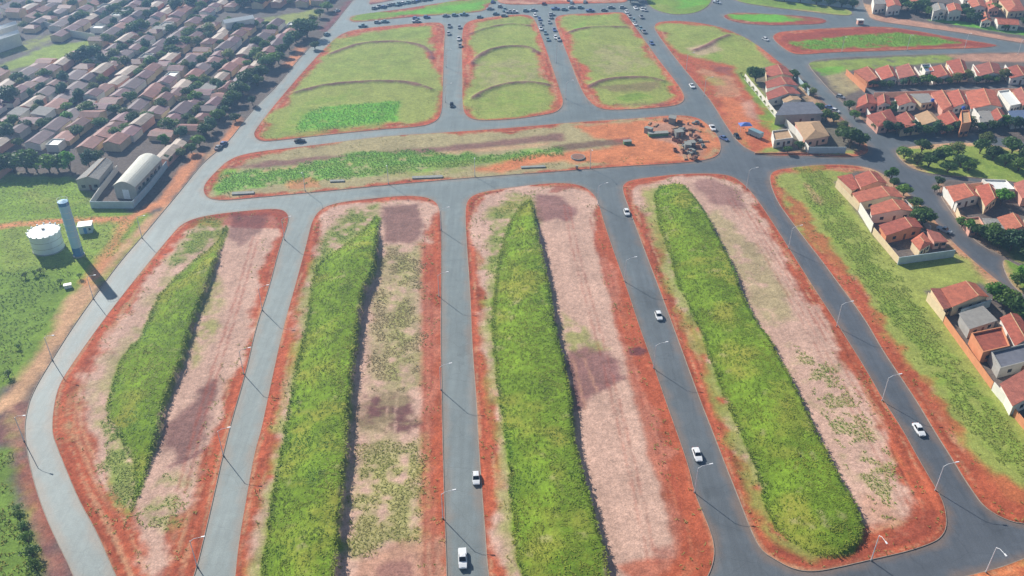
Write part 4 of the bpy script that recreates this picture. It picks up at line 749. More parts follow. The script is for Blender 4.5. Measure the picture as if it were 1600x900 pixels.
trees([(1180,128,8,6),(1171,117,4,0),(1238,124,5,0),(1257,142,4,1),(1268,150,4,2),(1279,176,5,0),(1290,190,6,1),(1302,192,5,1),(1328,232,10,0),(1318,222,7,1),(1343,228,6,6),(1316,203,4,2),(1230,240,3.5,0),(1248,234,4,0)], '{0}, {1} from the left around the houses by the red soil', 'trees by the red soil')
trees([(1412,248,5,1),(1432,258,5,2),(1450,262,6,0),(1462,255,6,6),(1475,250,6,1),(1440,238,6,0),(1500,262,6,0),(1512,268,5,1),(1530,240,7,0),(1550,250,6,6),(1570,260,6,0),(1590,268,6,1),(1540,228,6,2),(1580,240,7,6),(1600,250,6,0),(1480,270,5,0),(1495,244,6,2)], '{0}, {1} from the left in the wooded plot', 'trees in the wooded plot')
trees([(1391,282,5,3),(1396,292,4,0),(1411,306,5,1),(1428,324,4,1),(1440,352,7,6),(1433,345,6,0)], '{0}, {1} from the left on the street behind the verge row', 'trees behind the verge row')
trees([(1466,290,4,0),(1460,300,3,1),(1502,355,4,1),(1512,364,5,3),(1528,374,6,0),(1545,380,6,6),(1560,388,7,0),(1578,392,7,4),(1595,396,7,6),(1563,320,6,3),(1550,372,6,1),(1608,410,7,0),(1575,382,6,0)], '{0}, {1} from the left round the far right block', 'trees of the far right block')
trees([(1552,470,6,3),(1568,483,7,1),(1580,492,7,0),(1592,500,6,6),(1588,448,5,1),(1598,440,6,3)], '{0}, {1} from the left on the street behind the grey roof', 'trees behind the lower right group')
trees([(1360,136,4,0),(1375,138,4,6),(1390,138,4,0),(1410,137,4,4),(1425,134,5,0),(1440,133,5,1),(1450,134,5,3),(1465,134,4,0),(1480,133,4,6),(1495,130,5,2),(1508,128,6,2),(1525,133,4,4),(1540,131,5,0),(1555,131,4,6),(1568,127,6,2),(1590,129,5,0),(1445,115,4,6),(1545,110,4,0)], '{0}, {1} from the left in the shaded gap between the roof rows', 'trees between the roof rows')
trees([(1326,172,5,0),(1335,186,4,1),(1370,204,4,1),(1385,208,5,4),(1400,210,5,4),(1415,212,5,0),(1430,210,5,4),(1445,212,5,6),(1462,210,5,4),(1478,211,5,0),(1495,208,5,4),(1515,203,6,2),(1530,207,5,0),(1550,204,5,6),(1570,198,5,3),(1585,205,6,4),(1602,208,6,0),(1392,178,4,0),(1398,170,3.5,1)], '{0}, {1} from the left along the lower edge of the dense block', 'trees below the dense block')
trees([(1408,14,7,6),(1418,18,7,0),(1430,22,8,6),(1440,20,9,0),(1448,26,6,1),(1465,30,5,0),(1508,30,7,6),(1516,34,6,0),(1524,38,6,4),(1505,20,6,0),(1550,20,6,1),(1570,48,4,0),(1598,40,5,0),(1415,5,8,6),(1450,3,8,0),(1540,40,5,6),(1375,18,4,4)], '{0}, {1} from the left in the top right estate', 'trees of the top right estate')
trees([(1225,3,5,4),(1250,5,5,4),(1275,8,5,0),(1295,10,6,6),(1315,11,6,6),(1332,13,6,0),(985,4,7,6),(997,0,8,0),(975,-4,6,4)], '{0}, {1} from the left at the very top edge', 'trees at the top edge')
trees([(32,815,3.5,0),(38,830,3.5,1),(45,850,4,0),(52,870,4,1),(58,892,4,0),(30,800,2.5,1),(14,590,3,1),(30,545,2,1),(40,435,2.5,1),(55,432,2.5,0),(95,445,2.6,1),(125,436,2.5,1),(64,428,2.5,1)], '{0}, {1} from the left on the western field edge', 'shrubs of the western field', SP, 'shrub')
hed = [(1158 + i * 6.1, 119 + i * 7.4, 2.6, 2) for i in range(9)]
trees(hed, '{0}, {1} from the left in the hedge along the white wall', 'hedge along the white wall', SP, 'shrub')
purge(TP + SP)

# ------------------------------------------------------------------ water tank, tower, kiosk, warehouse, sheds
M_TANKW = mat('white_steel', lin(232, 236, 236), .45, .06, .4, 0, .4); M_TOWER = mat('pale_blue_steel', lin(176, 216, 240), .5, .08, .3, 0, .4); M_DKBLUE = mat('dark_blue_paint', lin(84, 140, 196), .5, .1, .5, 0, .4)
x, y = P(77, 389); t = empty('water_tank', (x, y, KH)); r = 4.7; h = 6.4
def cyl(r0, r1, z0, z1, k=40, cap=True): return MB().tube((0, 0, z0), (0, 0, z1), r0, r1, k, cap)
cyl(r, r, 0, h).put('shell', M_TANKW, t, smooth=False); cyl(r + .12, r + .12, 0, .35).put('base_ring', WALLS['g'], t)
rf = cyl(r + .1, .5, h, h + .7).put('roof', M_TANKW, t); cyl(.5, .5, h + .68, h + 1.0, 12).put('hatch', WALLS['g'], rf)
for i in range(16):
    a = 2 * math.pi * i / 16; MB().box(-.25, .25, -.12, .12, h - .5, h + .45).put('rim_bracket', M_TANKW, t, (math.cos(a) * (r + .2), math.sin(a) * (r + .2), 0), a + math.pi / 2)
for z in (2.1, 4.2): cyl(r + .03, r + .03, z, z + .12).put('hoop', WALLS['g'], t)
lad = MB(); lad.tube((-.2, 0, 0), (-.2, 0, h + .8), .03, .03, 5).tube((.2, 0, 0), (.2, 0, h + .8), .03, .03, 5)
for k in range(18): lad.tube((-.2, 0, .3 + k * .38), (.2, 0, .3 + k * .38), .02, .02, 4)
lad.put('ladder', M_POLE, t, (math.cos(-.9) * (r + .25), math.sin(-.9) * (r + .25), 0), -.9 + math.pi / 2)
tag(t, 'squat white cylindrical water tank standing in the western field', 'water tank')
x, y = P(124, 400); t = empty('water_tower', (x, y, KH)); r = 1.55; h = 19.2
cyl(r + .25, r + .25, 0, .5, 28).put('footing', WALLS['g'], t); cyl(r, r, .5, 3.4, 28).put('lower_band', M_DKBLUE, t); cyl(r, r, 3.4, h - 1.2, 28).put('shaft', M_TOWER, t); cyl(r + .02, r + .02, h - 1.2, h, 28).put('top_band', M_DKBLUE, t); cyl(r, .2, h, h + .5, 28).put('cap', M_TOWER, t)
for k in range(1, 6): cyl(r + .04, r + .04, 5.2 + k * 2.1, 5.3 + k * 2.1, 28).put('seam', M_TANKW, t)
lad = MB(); lad.tube((-.2, 0, .5), (-.2, 0, h), .03, .03, 5).tube((.2, 0, .5), (.2, 0, h), .03, .03, 5)
for k in range(46): lad.tube((-.2, 0, .7 + k * .4), (.2, 0, .7 + k * .4), .02, .02, 4)
lad.put('ladder', M_POLE, t, (math.cos(-.5) * (r + .2), math.sin(-.5) * (r + .2), 0), -.5 + math.pi / 2)
rl = MB()
for k in range(12):
    a, b = 2 * math.pi * k / 12, 2 * math.pi * (k + 1) / 12; rl.tube((math.cos(a) * r, math.sin(a) * r, h), (math.cos(a) * r, math.sin(a) * r, h + .9), .03, .03, 4).tube((math.cos(a) * r, math.sin(a) * r, h + .9), (math.cos(b) * r, math.sin(b) * r, h + .9), .03, .03, 4)
rl.put('railing', M_POLE, t)
tag(t, 'tall slim pale blue water tower beside the white tank', 'water tower')
x, y = P(136, 362); t = empty('pump_house', (x, y, KH), .25)
MB().box(-2, 2, -1.6, 1.6, -.05, 2.7).put('wall', WALLS['b'], t); MB().box(-2.25, 2.25, -1.85, 1.85, 2.7, 2.9).put('roof', ROOFS['white'], t); MB().box(-.5, .4, -1.66, -1.6, 0, 2.1).put('door', M_DKBLUE, t); MB().box(1.05, 1.7, -1.65, -1.6, 1.1, 1.9).put('window', M_WIN, t)
tag(t, 'small white pump house right of the blue water tower', 'hut')
x, y = P(107, 450); t = empty('utility_cabinet', (x, y, KH), .4); MB().box(-1, 1, -.6, .6, 0, 1.1).put('body', M_TANKW, t); MB().box(-1.1, 1.1, -.7, .7, 1.1, 1.2).put('lid', ROOFS['white'], t); MB().box(-.05, .05, -.63, -.6, .1, 1.0).put('door_seam', WALLS['g'], t); tag(t, 'small white cabinet on the field edge near the tower shadow', 'cabinet')
x, y = P(113, 366.5); 
# warehouse with barrel roof
WQ = PP([(217, 245), (253, 249), (211, 293), (176, 291)], 5.0); c = WQ.mean(0); t = empty('warehouse', (c[0], c[1], KH)); Lq = WQ - c
TL, TR, BR, BL = Lq; EZ = 5.0; RS = 1.9; K = 12
def arc(a, b, k, e=0.0):
    s = k / K; p = a + (b - a) * s; return (p[0], p[1], EZ + RS * math.sin(math.pi * s) + e)
rv = [arc(TL, TR, k) for k in range(K + 1)] + [arc(BL, BR, k) for k in range(K + 1)]; fs = [(k, K + 1 + k, K + 2 + k, k + 1) for k in range(K)]
V, Fs = solid_sheet(rv, fs, .12); M_WROOF = mat('sheet_metal_roof', lin(206, 204, 190), .42, .1, .3, 0, .45, wave=('Y', 3.0)); put('roof', mesh('roof', V, Fs, M_WROOF), t)
w = MB(); I = [p * .97 for p in Lq]; w.v = [(p[0], p[1], -.05) for p in I] + [(p[0], p[1], EZ - .05) for p in I]; w.f = [(4, 5, 1, 0), (5, 6, 2, 1), (6, 7, 3, 2), (7, 4, 0, 3)]; w.put('wall', WALLS['g'], t)
for nm, a, b in (('front_gable', I[3], I[2]), ('rear_gable', I[1], I[0])):
    pts = [(a[0], a[1], EZ - .05), (b[0], b[1], EZ - .05)] + [((a + (b - a) * s)[0], (a + (b - a) * s)[1], EZ - .16 + RS * math.sin(math.pi * s)) for s in np.linspace(1, 0, K + 1)[1:-1]]
    MB().poly(pts).put('gable', WALLS['g'], t)
d = (I[2] - I[3]); dn = np.hypot(*d); d /= dn; n = np.array((d[1], -d[0])) * .04
def slab(par, name, m, a, d, n, s0, s1, z0, z1):
    p, q = a + d * s0, a + d * s1
    return MB().hexa([(*(p + n), z0), (*(q + n), z0), (*(q - n), z0), (*(p - n), z0)], [(*(p + n), z1), (*(q + n), z1), (*(q - n), z1), (*(p - n), z1)]).put(name, m, par)
slab(t, 'door', M_POLE, I[3], d, n, dn * .35, dn * .65, 0, 3.6)
e = I[1] - I[2]; el = np.hypot(*e); e /= el; m_ = np.array((e[1], -e[0])) * .04
for k in range(6): slab(t, 'window', M_WIN, I[2], e, m_, el * (.08 + .15 * k), el * (.16 + .15 * k), 2.6, 3.7)
tag(t, 'grey barrel-roofed warehouse with a pale curved roof left of the boundary road', 'warehouse')
wall_run([(143,326),(209,326)], 2.6, 'b', 'pale front wall of the warehouse yard, in shadow')
wall_run([(210,325),(236,296),(262,262)], 2.6, 'b', 'pale wall of the warehouse yard along the road side')
wall_run([(143,325),(160,300),(185,268)], 2.4, 'w', 'white wall on the left of the warehouse yard')
SQ = PP([(154, 249), (177, 253), (154, 281), (118, 282)], 4.2); o = build_house(SQ, 4.2, 'gable', 'grey', 'g', .55, 1.3, 'u', .2, True, 'storage_shed'); tag(o, 'grey gabled shed standing left of the barrel-roofed warehouse', 'shed')
for q, e_, lab in (([(-18,46),(24,35),(27,38),(-14,51)], 6, 'upper of two long white sheds at the left edge'), ([(-16,61),(27,49),(31,52),(-12,66)], 6, 'lower of two long white sheds at the left edge'), ([(346,33),(393,25),(398,29),(351,37)], 6, 'long white shed among the old houses')):
    o = build_house(PP(q, e_), e_, 'gable', 'white', 'w', .5, 1.2, 'v', .2, False, 'long_shed'); tag(o, lab, 'shed')
wall_run([(70,42),(97,50)], 3.0, 'w', 'white wall left of the small far field')
wall_run([(106,57),(150,64)], 3.5, 'w', 'white wall along the top of the small far field')
wall_run([(195,70),(248,80)], 3.0, 'w', 'white wall right of the small far field')
wall_run([(1205,0),(1260,5),(1335,13)], 3.0, 'b', 'pale wall behind the long lawn at the top edge')

# ------------------------------------------------------------------ street lamps
def lamp_proto():
    root = empty('street_lamp'); MB().tube((0, 0, -.1), (0, 0, 7.4), .11, .075, 8).put('pole', M_POLE, root)
    MB().tube((0, 0, -.05), (0, 0, .35), .2, .18, 8).put('base', WALLS['g'], root)
    a = MB().tube((0, 0, 7.3), (.9, 0, 8.0), .06, .05, 6).tube((.88, 0, 7.98), (2.5, 0, 8.35), .05, .045, 6).put('arm', M_POLE, root)
    h = MB().hexa([(2.35, -.12, 8.28), (3.15, -.17, 8.42), (3.15, .17, 8.42), (2.35, .12, 8.28)], [(2.35, -.1, 8.42), (3.1, -.13, 8.55), (3.1, .13, 8.55), (2.35, .1, 8.42)]).put('lamp_head', M_POLE, root)
    MB().hexa([(2.55, -.09, 8.27), (3.05, -.12, 8.36), (3.05, .12, 8.36), (2.55, .09, 8.27)], [(2.55, -.09, 8.31), (3.05, -.12, 8.40), (3.05, .12, 8.40), (2.55, .09, 8.31)]).put('lens', M_LAMP, h)
    return root
LP = lamp_proto()
def lamps(lst, az, fmt, group):
    obs = [dup(LP, (*P(x, y), KH), R(az)) for x, y in lst]
    obs.sort(key=lambda o: o.location.y)
    for i, o in enumerate(obs): tag(o, fmt.format(ordn(i + 1)), 'street lamp', group)
lamps([(445,375),(410,485),(381,585),(349,712),(308,885)], 5, 'slim steel street lamp, {0} from the near end of the left straight street', 'lamps of the left street')
lamps([(689,360),(686,464),(689,610),(692,811)], 5, 'slim steel street lamp, {0} from the near end of the centre street', 'lamps of the centre street')
lamps([(934,321),(976,440),(1021,576),(1085,770)], 5, 'slim steel street lamp, {0} from the near end of the street with three white cars', 'lamps of the three-car street')
lamps([(1166,296),(1232,389),(1307,511),(1378,627),(1461,767)], 5, 'slim steel street lamp, {0} from the near end of the dark eastern street', 'lamps of the eastern street')
lamps([(1361,876),(1540,895)], -85, 'steel street lamp on the bottom right kerb, {0} by nearness', 'lamps of the bottom right street')
lamps([(477,299),(607,288),(742,276),(922,263)], -85, 'slim steel street lamp, {0} from the camera along the middle strip kerb', 'lamps of the middle strip')
lamps([(146,467),(82,563),(222,372),(38,690)], -10, 'slim steel street lamp, {0} from the near end on the outer boundary kerb', 'lamps of the boundary road')
lamps([(1315,82),(1417,79),(1507,76),(1590,86)], -90, 'slim steel street lamp, {0} by nearness along the teardrop plot', 'lamps by the teardrop plot')
lamps([(696,160),(697,105),(884,155),(869,98),(1072,110),(1100,150)], 5, 'slim steel street lamp, {0} by nearness among the upper meadow blocks', 'lamps of the upper blocks')
purge([LP])

# ------------------------------------------------------------------ cars
def paint(n, c, r=.3): return mat('car_paint_' + n, c, r, 0.02, 1, 0, .5)
PAINT = {'white': paint('white', (.80, .81, .82)), 'silver': paint('silver', (.42, .44, .46), .35), 'black': paint('black', (.015, .016, .02), .2), 'grey': paint('grey', (.28, .3, .33)), 'blue': paint('blue', (.12, .18, .38)), 'red': paint('red', (.3, .03, .03)), 'teal': paint('teal', (.2, .32, .36))}
CARM = {}
def car_meshes(kind, colr):
    if (kind, colr) in CARM: return CARM[kind, colr]
    if kind == 'hatch': st = [(1.95, .42, .62, .62), (1.8, .25, .72, .78), (1.2, .2, .86, .84), (.7, .2, .93, .85), (-1.5, .2, .95, .85), (-1.88, .28, .9, .8), (-1.95, .4, .8, .7)]; cab = (.85, -1.8, .15, -1.35, 1.47)
    elif kind == 'sedan': st = [(2.2, .42, .6, .64), (2.05, .25, .7, .8), (1.4, .2, .84, .86), (.8, .2, .92, .87), (-1.4, .2, .95, .87), (-2.0, .25, .93, .83), (-2.2, .4, .8, .72)]; cab = (.9, -1.55, .2, -.95, 1.43)
    else: st = [(2.5, .5, .75, .68), (2.35, .32, .85, .84), (1.6, .3, 1.0, .89), (.9, .3, 1.05, .9), (-1.0, .3, 1.06, .9), (-2.4, .35, 1.05, .88), (-2.5, .5, 1.0, .85)]; cab = (1.1, -.75, .45, -.5, 1.75)
    v, f = [], []
    for x, z0, z1, w in st: v += [(x, -w * .94, z0), (x, -w, (z0 + z1) / 2), (x, -w * .9, z1), (x, w * .9, z1), (x, w, (z0 + z1) / 2), (x, w * .94, z0)]
    for i in range(len(st) - 1):
        for k in range(6): a, b = i * 6 + k, i * 6 + (k + 1) % 6; f.append((a, b, b + 6, a + 6))
    f.append(tuple(range(6))[::-1]); f.append(tuple(range(len(v) - 6, len(v))))
    xb, xr, tb, tr, zt = cab; zb = .88 if kind != 'pickup' else 1.0; wb, wt = .78, .62
    n = len(v); B = [(xb, -wb, zb), (xb, wb, zb), (xr, wb, zb), (xr, -wb, zb)]; T = [(tb, -wt, zt), (tb, wt, zt), (tr, wt, zt), (tr, -wt, zt)]
    v += B + T + [(tb - .3, 0, zt + .05), (tr + .25, 0, zt + .05)]
    f += [(n, n + 1, n + 5, n + 4), (n + 1, n + 2, n + 6, n + 5), (n + 2, n + 3, n + 7, n + 6), (n + 3, n, n + 4, n + 7), (n + 4, n + 5, n + 8), (n + 5, n + 6, n + 9, n + 8), (n + 6, n + 7, n + 9), (n + 7, n + 4, n + 8, n + 9)]
    body = mesh('body', v, f, PAINT[colr])
    def pane(a, b, c, d, ins=.10):
        q = [Vector(p) for p in (a, b, c, d)]; ct = sum(q, Vector()) / 4; nn = (q[1] - q[0]).cross(q[3] - q[0]).normalized()
        o = [p.lerp(ct, ins) for p in q]; th = nn * .015
        if nn.dot(ct - Vector((0, 0, .8))) < 0: th = -th
        return MB().hexa([tuple(p - th) for p in o], [tuple(p + th) for p in o]).mesh('pane', M_GLASS)
    G = [('windscreen', pane(B[0], B[1], T[1], T[0])), ('rear_window', pane(B[2], B[3], T[3], T[2])), ('side_window', pane(B[1], B[2], T[2], T[1])), ('side_window', pane(B[3], B[0], T[0], T[3]))]
    fx, w = st[1][0] + .1, st[1][3]; hl = MB().box(-.06, .06, -.17, .17, -.08, .08).mesh('headlight', M_LAMP); tl = MB().box(-.06, .06, -.14, .14, -.1, .1).mesh('tail_light', M_TAIL)
    ax = (st[2][0] + .05, st[4][0] + (.15 if kind != 'pickup' else -.55)); rr = .31 if kind != 'pickup' else .38
    ty = MB().tube((0, -.1, 0), (0, .1, 0), rr, rr, 14).mesh('tyre', M_TYRE); rm = MB().tube((0, -.115, 0), (0, .115, 0), rr * .6, rr * .6, 10).mesh('rim', M_RIM)
    CARM[kind, colr] = (body, G, hl, tl, ty, rm, fx, w, ax, rr, st[-1][0]); return CARM[kind, colr]
CN = {'hatch': 'hatchback', 'sedan': 'sedan', 'pickup': 'pickup'}
def car(px, az, kind, colr, near=False, z=0.0):
    body, G, hl, tl, ty, rm, fx, w, ax, rr, rx = car_meshes(kind, colr); x, y = P(*px)
    t = empty({'hatch': 'hatchback_car', 'sedan': 'sedan_car', 'pickup': 'pickup_truck'}[kind], (x, y, z), R(az)); put('body', body, t)
    for nm, me in G: put(nm, me, t)
    for a in ax:
        for s in (-1, 1):
            wl = put('wheel', ty if not near else rm, t, (a, s * (w - .02), rr))
            if near: wl.data = rm; put('tyre', ty, wl)
    if near:
        for s in (-1, 1): put('headlight', hl, t, (fx - .02, s * (w - .28), .6 if kind != 'pickup' else .75)); put('tail_light', tl, t, (rx + .03, s * (w - .22), .78))
    return t
RD = -85.6     # heading of the straight streets towards the camera
for px, az, kd, cl, lab in (((744,750), RD, 'hatch', 'white', 'white hatchback at the right kerb of the centre street'), ((723,876), RD, 'pickup', 'white', 'white pickup nearest the camera in the centre street'), ((1029,496), RD, 'hatch', 'white', 'middle of three white cars in one street, a hatchback'), ((1089,713), RD, 'sedan', 'white', 'lowest of three white cars in one street, a sedan'),
    ((979,334), RD, 'hatch', 'white', 'topmost of three white cars in one street, by its upper junction'), ((1435,674), RD, 'sedan', 'white', 'white sedan alone on the dark eastern street'), ((706,166), RD, 'hatch', 'black', 'black hatchback on the junction between the upper meadow blocks'), ((469,222), 7, 'sedan', 'black', 'black sedan on the cross road at the upper left'),
    ((1081,136), RD + 4, 'sedan', 'white', 'white sedan driving past the red bare soil'), ((1113,202), RD, 'pickup', 'white', 'white pickup beside the scrap yard'), ((1131,218), -60, 'sedan', 'blue', 'dark blue sedan on the junction by the scrap yard'), ((1151,215), -80, 'hatch', 'black', 'black hatchback by the blue canopy'), ((1196,63), -60, 'hatch', 'white', 'white hatchback on the road above the red soil houses'), ((342,232), 75, 'sedan', 'grey', 'grey sedan under trees at the boundary road bend'), ((350,226), 78, 'hatch', 'blue', 'blue hatchback under trees at the boundary road bend')):
    tag(car(px, az, kd, cl, True), lab, 'car')
def carrow(lst, az, where, group, thin=0):
    obs = []
    if thin: lst = [c for i, c in enumerate(lst) if i % thin != thin - 1]
    for i, (x, y, cl) in enumerate(lst):
        cl = ('silver' if i % 3 == 1 else 'grey') if cl == 'black' else cl
        kd = ('hatch', 'sedan', 'hatch', 'pickup')[(i * 7 + len(where)) % 4]; o = car((x, y), az + random.uniform(-2, 2), kd, cl); o['_d'] = '%s %s' % (cl, CN[kd]); obs.append(o)
    obs.sort(key=lambda o: scr_x(o.location))
    for i, o in enumerate(obs): tag(o, '%s %s, %s from left' % (o['_d'], where, ordn(i + 1)), 'car', group); del o['_d']
carrow([(702,42,'black'), (701,54,'silver')], RD, 'at the left kerb above the junction', 'cars at the left kerb')
carrow([(718,44,'grey'), (717,62,'white'), (719,73,'black')], RD, 'at the right kerb above the junction', 'cars at the right kerb')
carrow([(836,25,'white'), (843,31,'blue'), (845,39,'grey'), (845,46,'white'), (852,53,'teal'), (856,63,'teal')], RD + 3, 'along the left kerb of the second upper street', 'cars in the second upper street')
carrow([(860,28,'grey'), (858,36,'silver'), (866,48,'blue'), (868,60,'white'), (873,63,'black')], RD + 3, 'along the right kerb of the second upper street', 'cars in the second upper street, right')
carrow([(979,20,'white'), (984,27,'silver'), (990,33,'teal'), (992,39,'white'), (1001,46,'teal'), (1006,51,'black'), (1018,69,'blue'), (993,14,'white'), (1003,16,'white'), (1002,28,'grey'), (1008,17,'black')], RD + 5, 'at the top of the third upper street', 'cars in the third upper street')
carrow([(567,42,'teal'), (590,36,'black'), (602,35,'teal'), (620,36,'black'), (650,30,'blue'), (651,35,'silver'), (667,28,'blue'), (681,27,'blue'), (697,26,'grey'), (711,25,'teal'), (725,24,'teal'), (740,22,'blue'), (750,28,'teal'), (766,15,'grey'), (775,23,'teal'), (787,24,'blue'), (797,20,'silver')], 8, 'along the left half of the topmost cross street', 'cars on the cross street, left', 4)
carrow([(788,26,'grey'), (803,20,'white'), (812,22,'teal'), (822,18,'teal'), (834,17,'silver'), (853,17,'black'), (862,24,'black'), (868,15,'blue'), (872,19,'white'), (882,16,'teal'), (894,13,'silver'), (903,19,'grey'), (907,13,'teal'), (922,18,'blue'), (936,16,'white'), (944,17,'grey'), (955,13,'black'), (963,14,'white'), (973,13,'silver')], 5, 'along the right half of the topmost cross street', 'cars on the cross street, right', 3)
carrow([(585,14,'grey'), (592,12,'silver'), (600,12,'blue'), (608,9,'silver'), (615,8,'black'), (623,8,'teal'), (630,6,'white'), (638,5,'teal'), (647,4,'silver'), (653,2,'blue'), (663,1,'grey'), (672,0,'teal')], 65, 'at an angle above the narrow green strip', 'cars parked at an angle')
carrow([(770,4,'blue'), (773,9,'grey'), (781,11,'silver'), (788,14,'blue'), (789,17,'teal'), (795,2,'blue'), (893,5,'white'), (902,6,'blue'), (914,4,'black'), (838,5,'silver'), (850,7,'red'), (868,0,'blue'), (889,1,'grey')], 75, 'on the fairground at the top edge', 'cars on the fairground', 2)
carrow([(511,55,'teal'), (527,18,'silver')], 55, 'on the upper boundary road', 'cars on the upper boundary road')
carrow([(1120,5,'white'), (1313,153,'silver'), (1296,170,'blue'), (1305,175,'white'), (1475,362,'silver')], -45, 'by the kerbs of the eastern streets', 'cars in the eastern streets')

# ------------------------------------------------------------------ scrap yard, canopy, culverts, kiosks
M_WOOD = mat('weathered_wood', lin(176, 140, 108), .85, .3, 2); M_DARK = mat('dark_metal', lin(138, 98, 78), .6, .3, 1); M_CONC = mat('old_concrete', lin(146, 148, 142), .85, .2, 1); M_TARP = mat('blue_tarp', lin(92, 120, 196), .6, .12, 1)
srng = random.Random(3); obs = []
def junk(kind, px, rz):
    x, y = P(*px); z = KH
    if kind == 0:
        t = empty('plank_stack', (x, y, z), rz)
        for k in range(5): MB().box(-1.6 + srng.uniform(-.2, .2), 1.6 + srng.uniform(-.2, .2), -.6 + .24 * k, -.4 + .24 * k, 0, .22).put('plank', M_WOOD, t)
        for k in range(3): MB().box(-1.5, 1.5 + srng.uniform(-.4, .2), -.4 + .3 * k, -.16 + .3 * k, .225, .42).put('plank', M_WOOD, t)
        return t, 'stack of brown planks', 'plank stack'
    if kind == 1:
        t = empty('steel_drum', (x, y, z), rz); MB().tube((0, 0, 0), (0, 0, 1.0), .42, .42, 12).put('drum', M_DARK, t); MB().tube((0, 0, .5), (0, 0, .56), .45, .45, 12).put('hoop', M_POLE, t); return t, 'rusty steel drum', 'drum'
    if kind == 2:
        t = empty('storage_shack', (x, y, z), rz); MB().box(-1.4, 1.4, -1.1, 1.1, 0, 2.0).put('wall', M_CONC, t); MB().hexa([(-1.6, -1.3, 2.0), (1.6, -1.3, 2.0), (1.6, 1.3, 2.2), (-1.6, 1.3, 2.2)], [(-1.6, -1.3, 2.1), (1.6, -1.3, 2.1), (1.6, 1.3, 2.3), (-1.6, 1.3, 2.3)]).put('roof', M_CONC, t); MB().box(-.4, .4, -1.14, -1.1, 0, 1.8).put('door', M_DARK, t); return t, 'small grey shack', 'shack'
    if kind == 3:
        t = empty('junk_crate', (x, y, z), rz); s = srng.uniform(.6, 1.1)
        MB().box(-s, s, -.6, .6, 0, .12).put('floor', M_DARK, t)
        for a, b, c, d in ((-s, s, -.6, -.5), (-s, s, .5, .6), (-s, -s + .1, -.497, .497), (s - .1, s, -.497, .497)): MB().box(a, b, c, d, .12, .9).put('side', M_DARK, t)
        return t, 'brown open crate', 'crate'
    t = empty('rubble_heap', (x, y, z), rz); m = MB(); k = 12
    for i in range(14):
        a = srng.uniform(0, 6.28); r = srng.uniform(0, 1.3); s = srng.uniform(.25, .55); h = max(0, .7 - r * .5); cx, cy = math.cos(a) * r, math.sin(a) * r
        b = [(cx + s * math.cos(a + j * 1.57), cy + s * math.sin(a + j * 1.57), h - .2) for j in range(4)]; m.hexa(b, [(p[0] + srng.uniform(-.1, .1), p[1] + srng.uniform(-.1, .1), h + s) for p in b])
    m.put('chunk', M_CONC if srng.random() < .5 else M_DARK, t); t.children[0]['kind'] = 'stuff'; return t, 'heap of broken rubble', 'rubble heap'
spots = [(1015,194),(1025,197),(1040,189),(1050,192),(1062,193),(1075,195),(1088,194),(1095,197),(1055,201),(1068,203),(1080,204),(1090,205),(1052,210),(1060,213),(1068,212),(1078,213),(1088,215),(1056,221),(1064,222),(1072,224),(1082,222),(1064,231),(1072,230),(1080,229),(1068,239),(1076,238),(1084,240),(1090,232),(1102,222),(1098,230),(1070,247),(1078,246),(1086,249),(1013,208)] + [(srng.uniform(1054, 1092), srng.uniform(203, 243)) for _ in range(16)]
for i, px in enumerate(spots): obs.append(junk((0, 0, 4, 2, 3, 1, 4, 3, 0, 4)[i % 10], px, srng.uniform(0, 3)))
for o_ in obs: o_[0].scale = (srng.uniform(.9, 1.4),) * 3
obs.sort(key=lambda t: scr_x(t[0].location))
for i, (o, d, c) in enumerate(obs): tag(o, '%s in the scrap yard, %s item from the left' % (d, ordn(i + 1)), c, 'things in the scrap yard')
def slabthing(name, px, L_, W_, H_, rz, m, label, cat):
    x, y = P(*px); t = empty(name, (x, y, KH), R(rz)); MB().box(-L_ / 2, L_ / 2, -W_ / 2, W_ / 2, 0, H_).put('base', m, t); MB().box(-L_ / 2 - .1, L_ / 2 + .1, -W_ / 2 - .1, W_ / 2 + .1, H_, H_ + .15).put('cover', M_CONC, t); return tag(t, label, cat)
slabthing('drain_culvert', (380,303), 7.5, 1.6, .25, 7, M_CONC, 'long concrete drain cover at the left end of the middle strip', 'drain')
slabthing('drain_culvert', (668,278), 11, 1.6, .25, 5, M_CONC, 'long concrete drain cover near the centre of the middle strip', 'drain')
slabthing('drain_culvert', (527,284), 5, 1.2, .25, 5, M_CONC, 'short concrete drain cover in the middle strip weeds', 'drain')
slabthing('drain_culvert', (833,262), 9, 1.3, .25, 5, M_CONC, 'concrete drain cover left of the orange soil', 'drain')
slabthing('dumpster', (1028,212), 8, 2.2, 1.2, 8, mat('green_paint', lin(96, 140, 84), .6, .15, 1), 'long green container left of the scrap yard', 'container')
slabthing('dumpster', (980,225), 3, 1.8, 1.2, 8, mat('green_paint', None), 'small green container on the orange soil', 'container')
x, y = P(903, 247); t = empty('round_cistern', (x, y, KH)); MB().tube((0, 0, 0), (0, 0, .5), 2.7, 2.7, 20).put('rim', M_CONC, t); MB().tube((0, 0, .5), (0, 0, .53), 2.4, 2.4, 20).put('water_cover', M_DARK, t); tag(t, 'dark round cistern in the middle strip', 'cistern')
x, y = P(901, 264); t = empty('kerb_cabinet', (x, y, KH)); MB().box(-.5, .5, -.4, .4, 0, 1.1).put('body', WALLS['o'], t); MB().box(-.55, .55, -.45, .45, 1.1, 1.2).put('lid', M_CONC, t); tag(t, 'small orange cabinet on the kerb below the cistern', 'cabinet')
x, y = P(1163, 204); t = empty('market_canopy', (x, y, KH), .1)
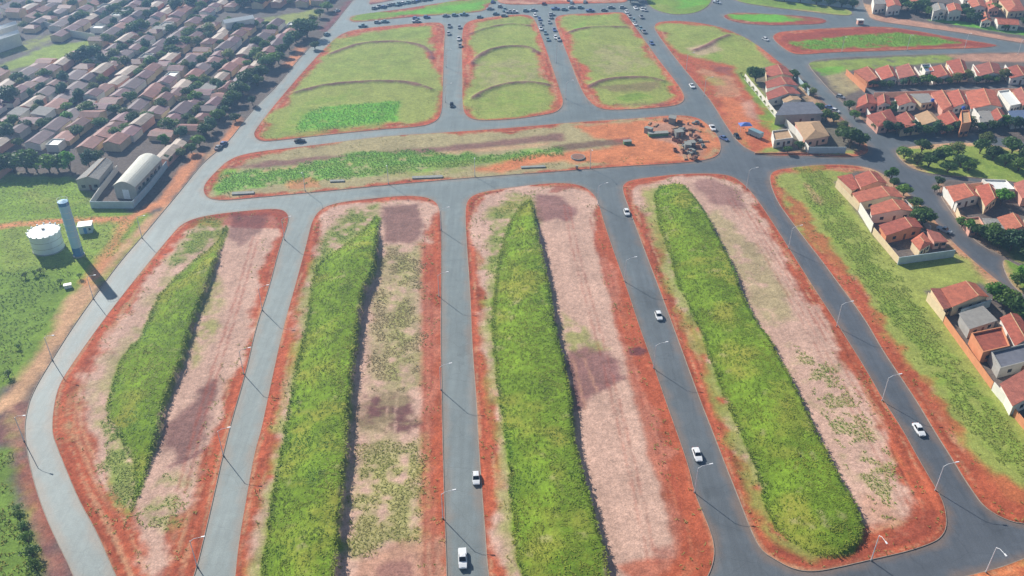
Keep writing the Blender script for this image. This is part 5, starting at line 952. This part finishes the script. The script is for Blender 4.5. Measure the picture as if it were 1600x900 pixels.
for sx in (-2.2, 2.2):
    for sy in (-1.6, 1.6): MB().tube((sx, sy, 0), (sx, sy, 2.5), .05, .05, 6).put('post', M_POLE, t)
MB().hexa([(-2.5, -1.9, 2.5), (2.5, -1.9, 2.5), (2.5, 1.9, 2.5), (-2.5, 1.9, 2.5)], [(-.5, -.3, 3.4), (.5, -.3, 3.4), (.5, .3, 3.4), (-.5, .3, 3.4)]).put('canopy', M_TARP, t); tag(t, 'pale blue canopy on the roadside near the scrap yard', 'canopy')
x, y = P(1180, 214); t = empty('parked_trailer', (x, y, KH), R(-55)); MB().box(-3, 3, -1.2, 1.2, .7, 2.6).put('body', PAINT['teal'], t)
for s in (-1, 1):
    for a in (-1.6, 1.6): MB().tube((a, s * 1.0, .42), (a, s * 1.22, .42), .42, .42, 12).put('wheel', M_TYRE, t)
MB().box(3, 4.2, -.06, .06, .6, .75).put('drawbar', M_DARK, t); tag(t, 'dark teal trailer beside the pale blue canopy', 'trailer')
x, y = P(1343, 38); t = empty('roadside_kiosk', (x, y, KH)); MB().box(-1.5, 1.5, -1.2, 1.2, 0, 2.3).put('wall', WALLS['p'], t); MB().box(-1.8, 1.8, -1.5, 1.5, 2.3, 2.5).put('roof', ROOFS['white'], t); MB().box(-1, 1, -1.25, -1.2, 1, 1.9).put('counter_window', M_WIN, t); tag(t, 'small pink kiosk at the upper right junction', 'kiosk')

# ------------------------------------------------------------------ haze over the whole place
hz = MB().box(-900, 900, -60, 1300, -1.4, 152).mesh('haze', None); hm = bpy.data.materials.new('haze'); hm.use_nodes = True
hn = hm.node_tree; hn.nodes.remove(hn.nodes['Principled BSDF']); pv = hn.nodes.new('ShaderNodeVolumePrincipled'); pv.inputs['Color'].default_value = (.34, .6, 1, 1); pv.inputs['Density'].default_value = .00042; pv.inputs['Anisotropy'].default_value = .45
hn.links.new(pv.outputs[0], hn.nodes['Material Output'].inputs['Volume']); hz.materials.append(hm)
tag(put('haze', hz), 'thin blue haze over the estate', 'haze', kind='stuff')
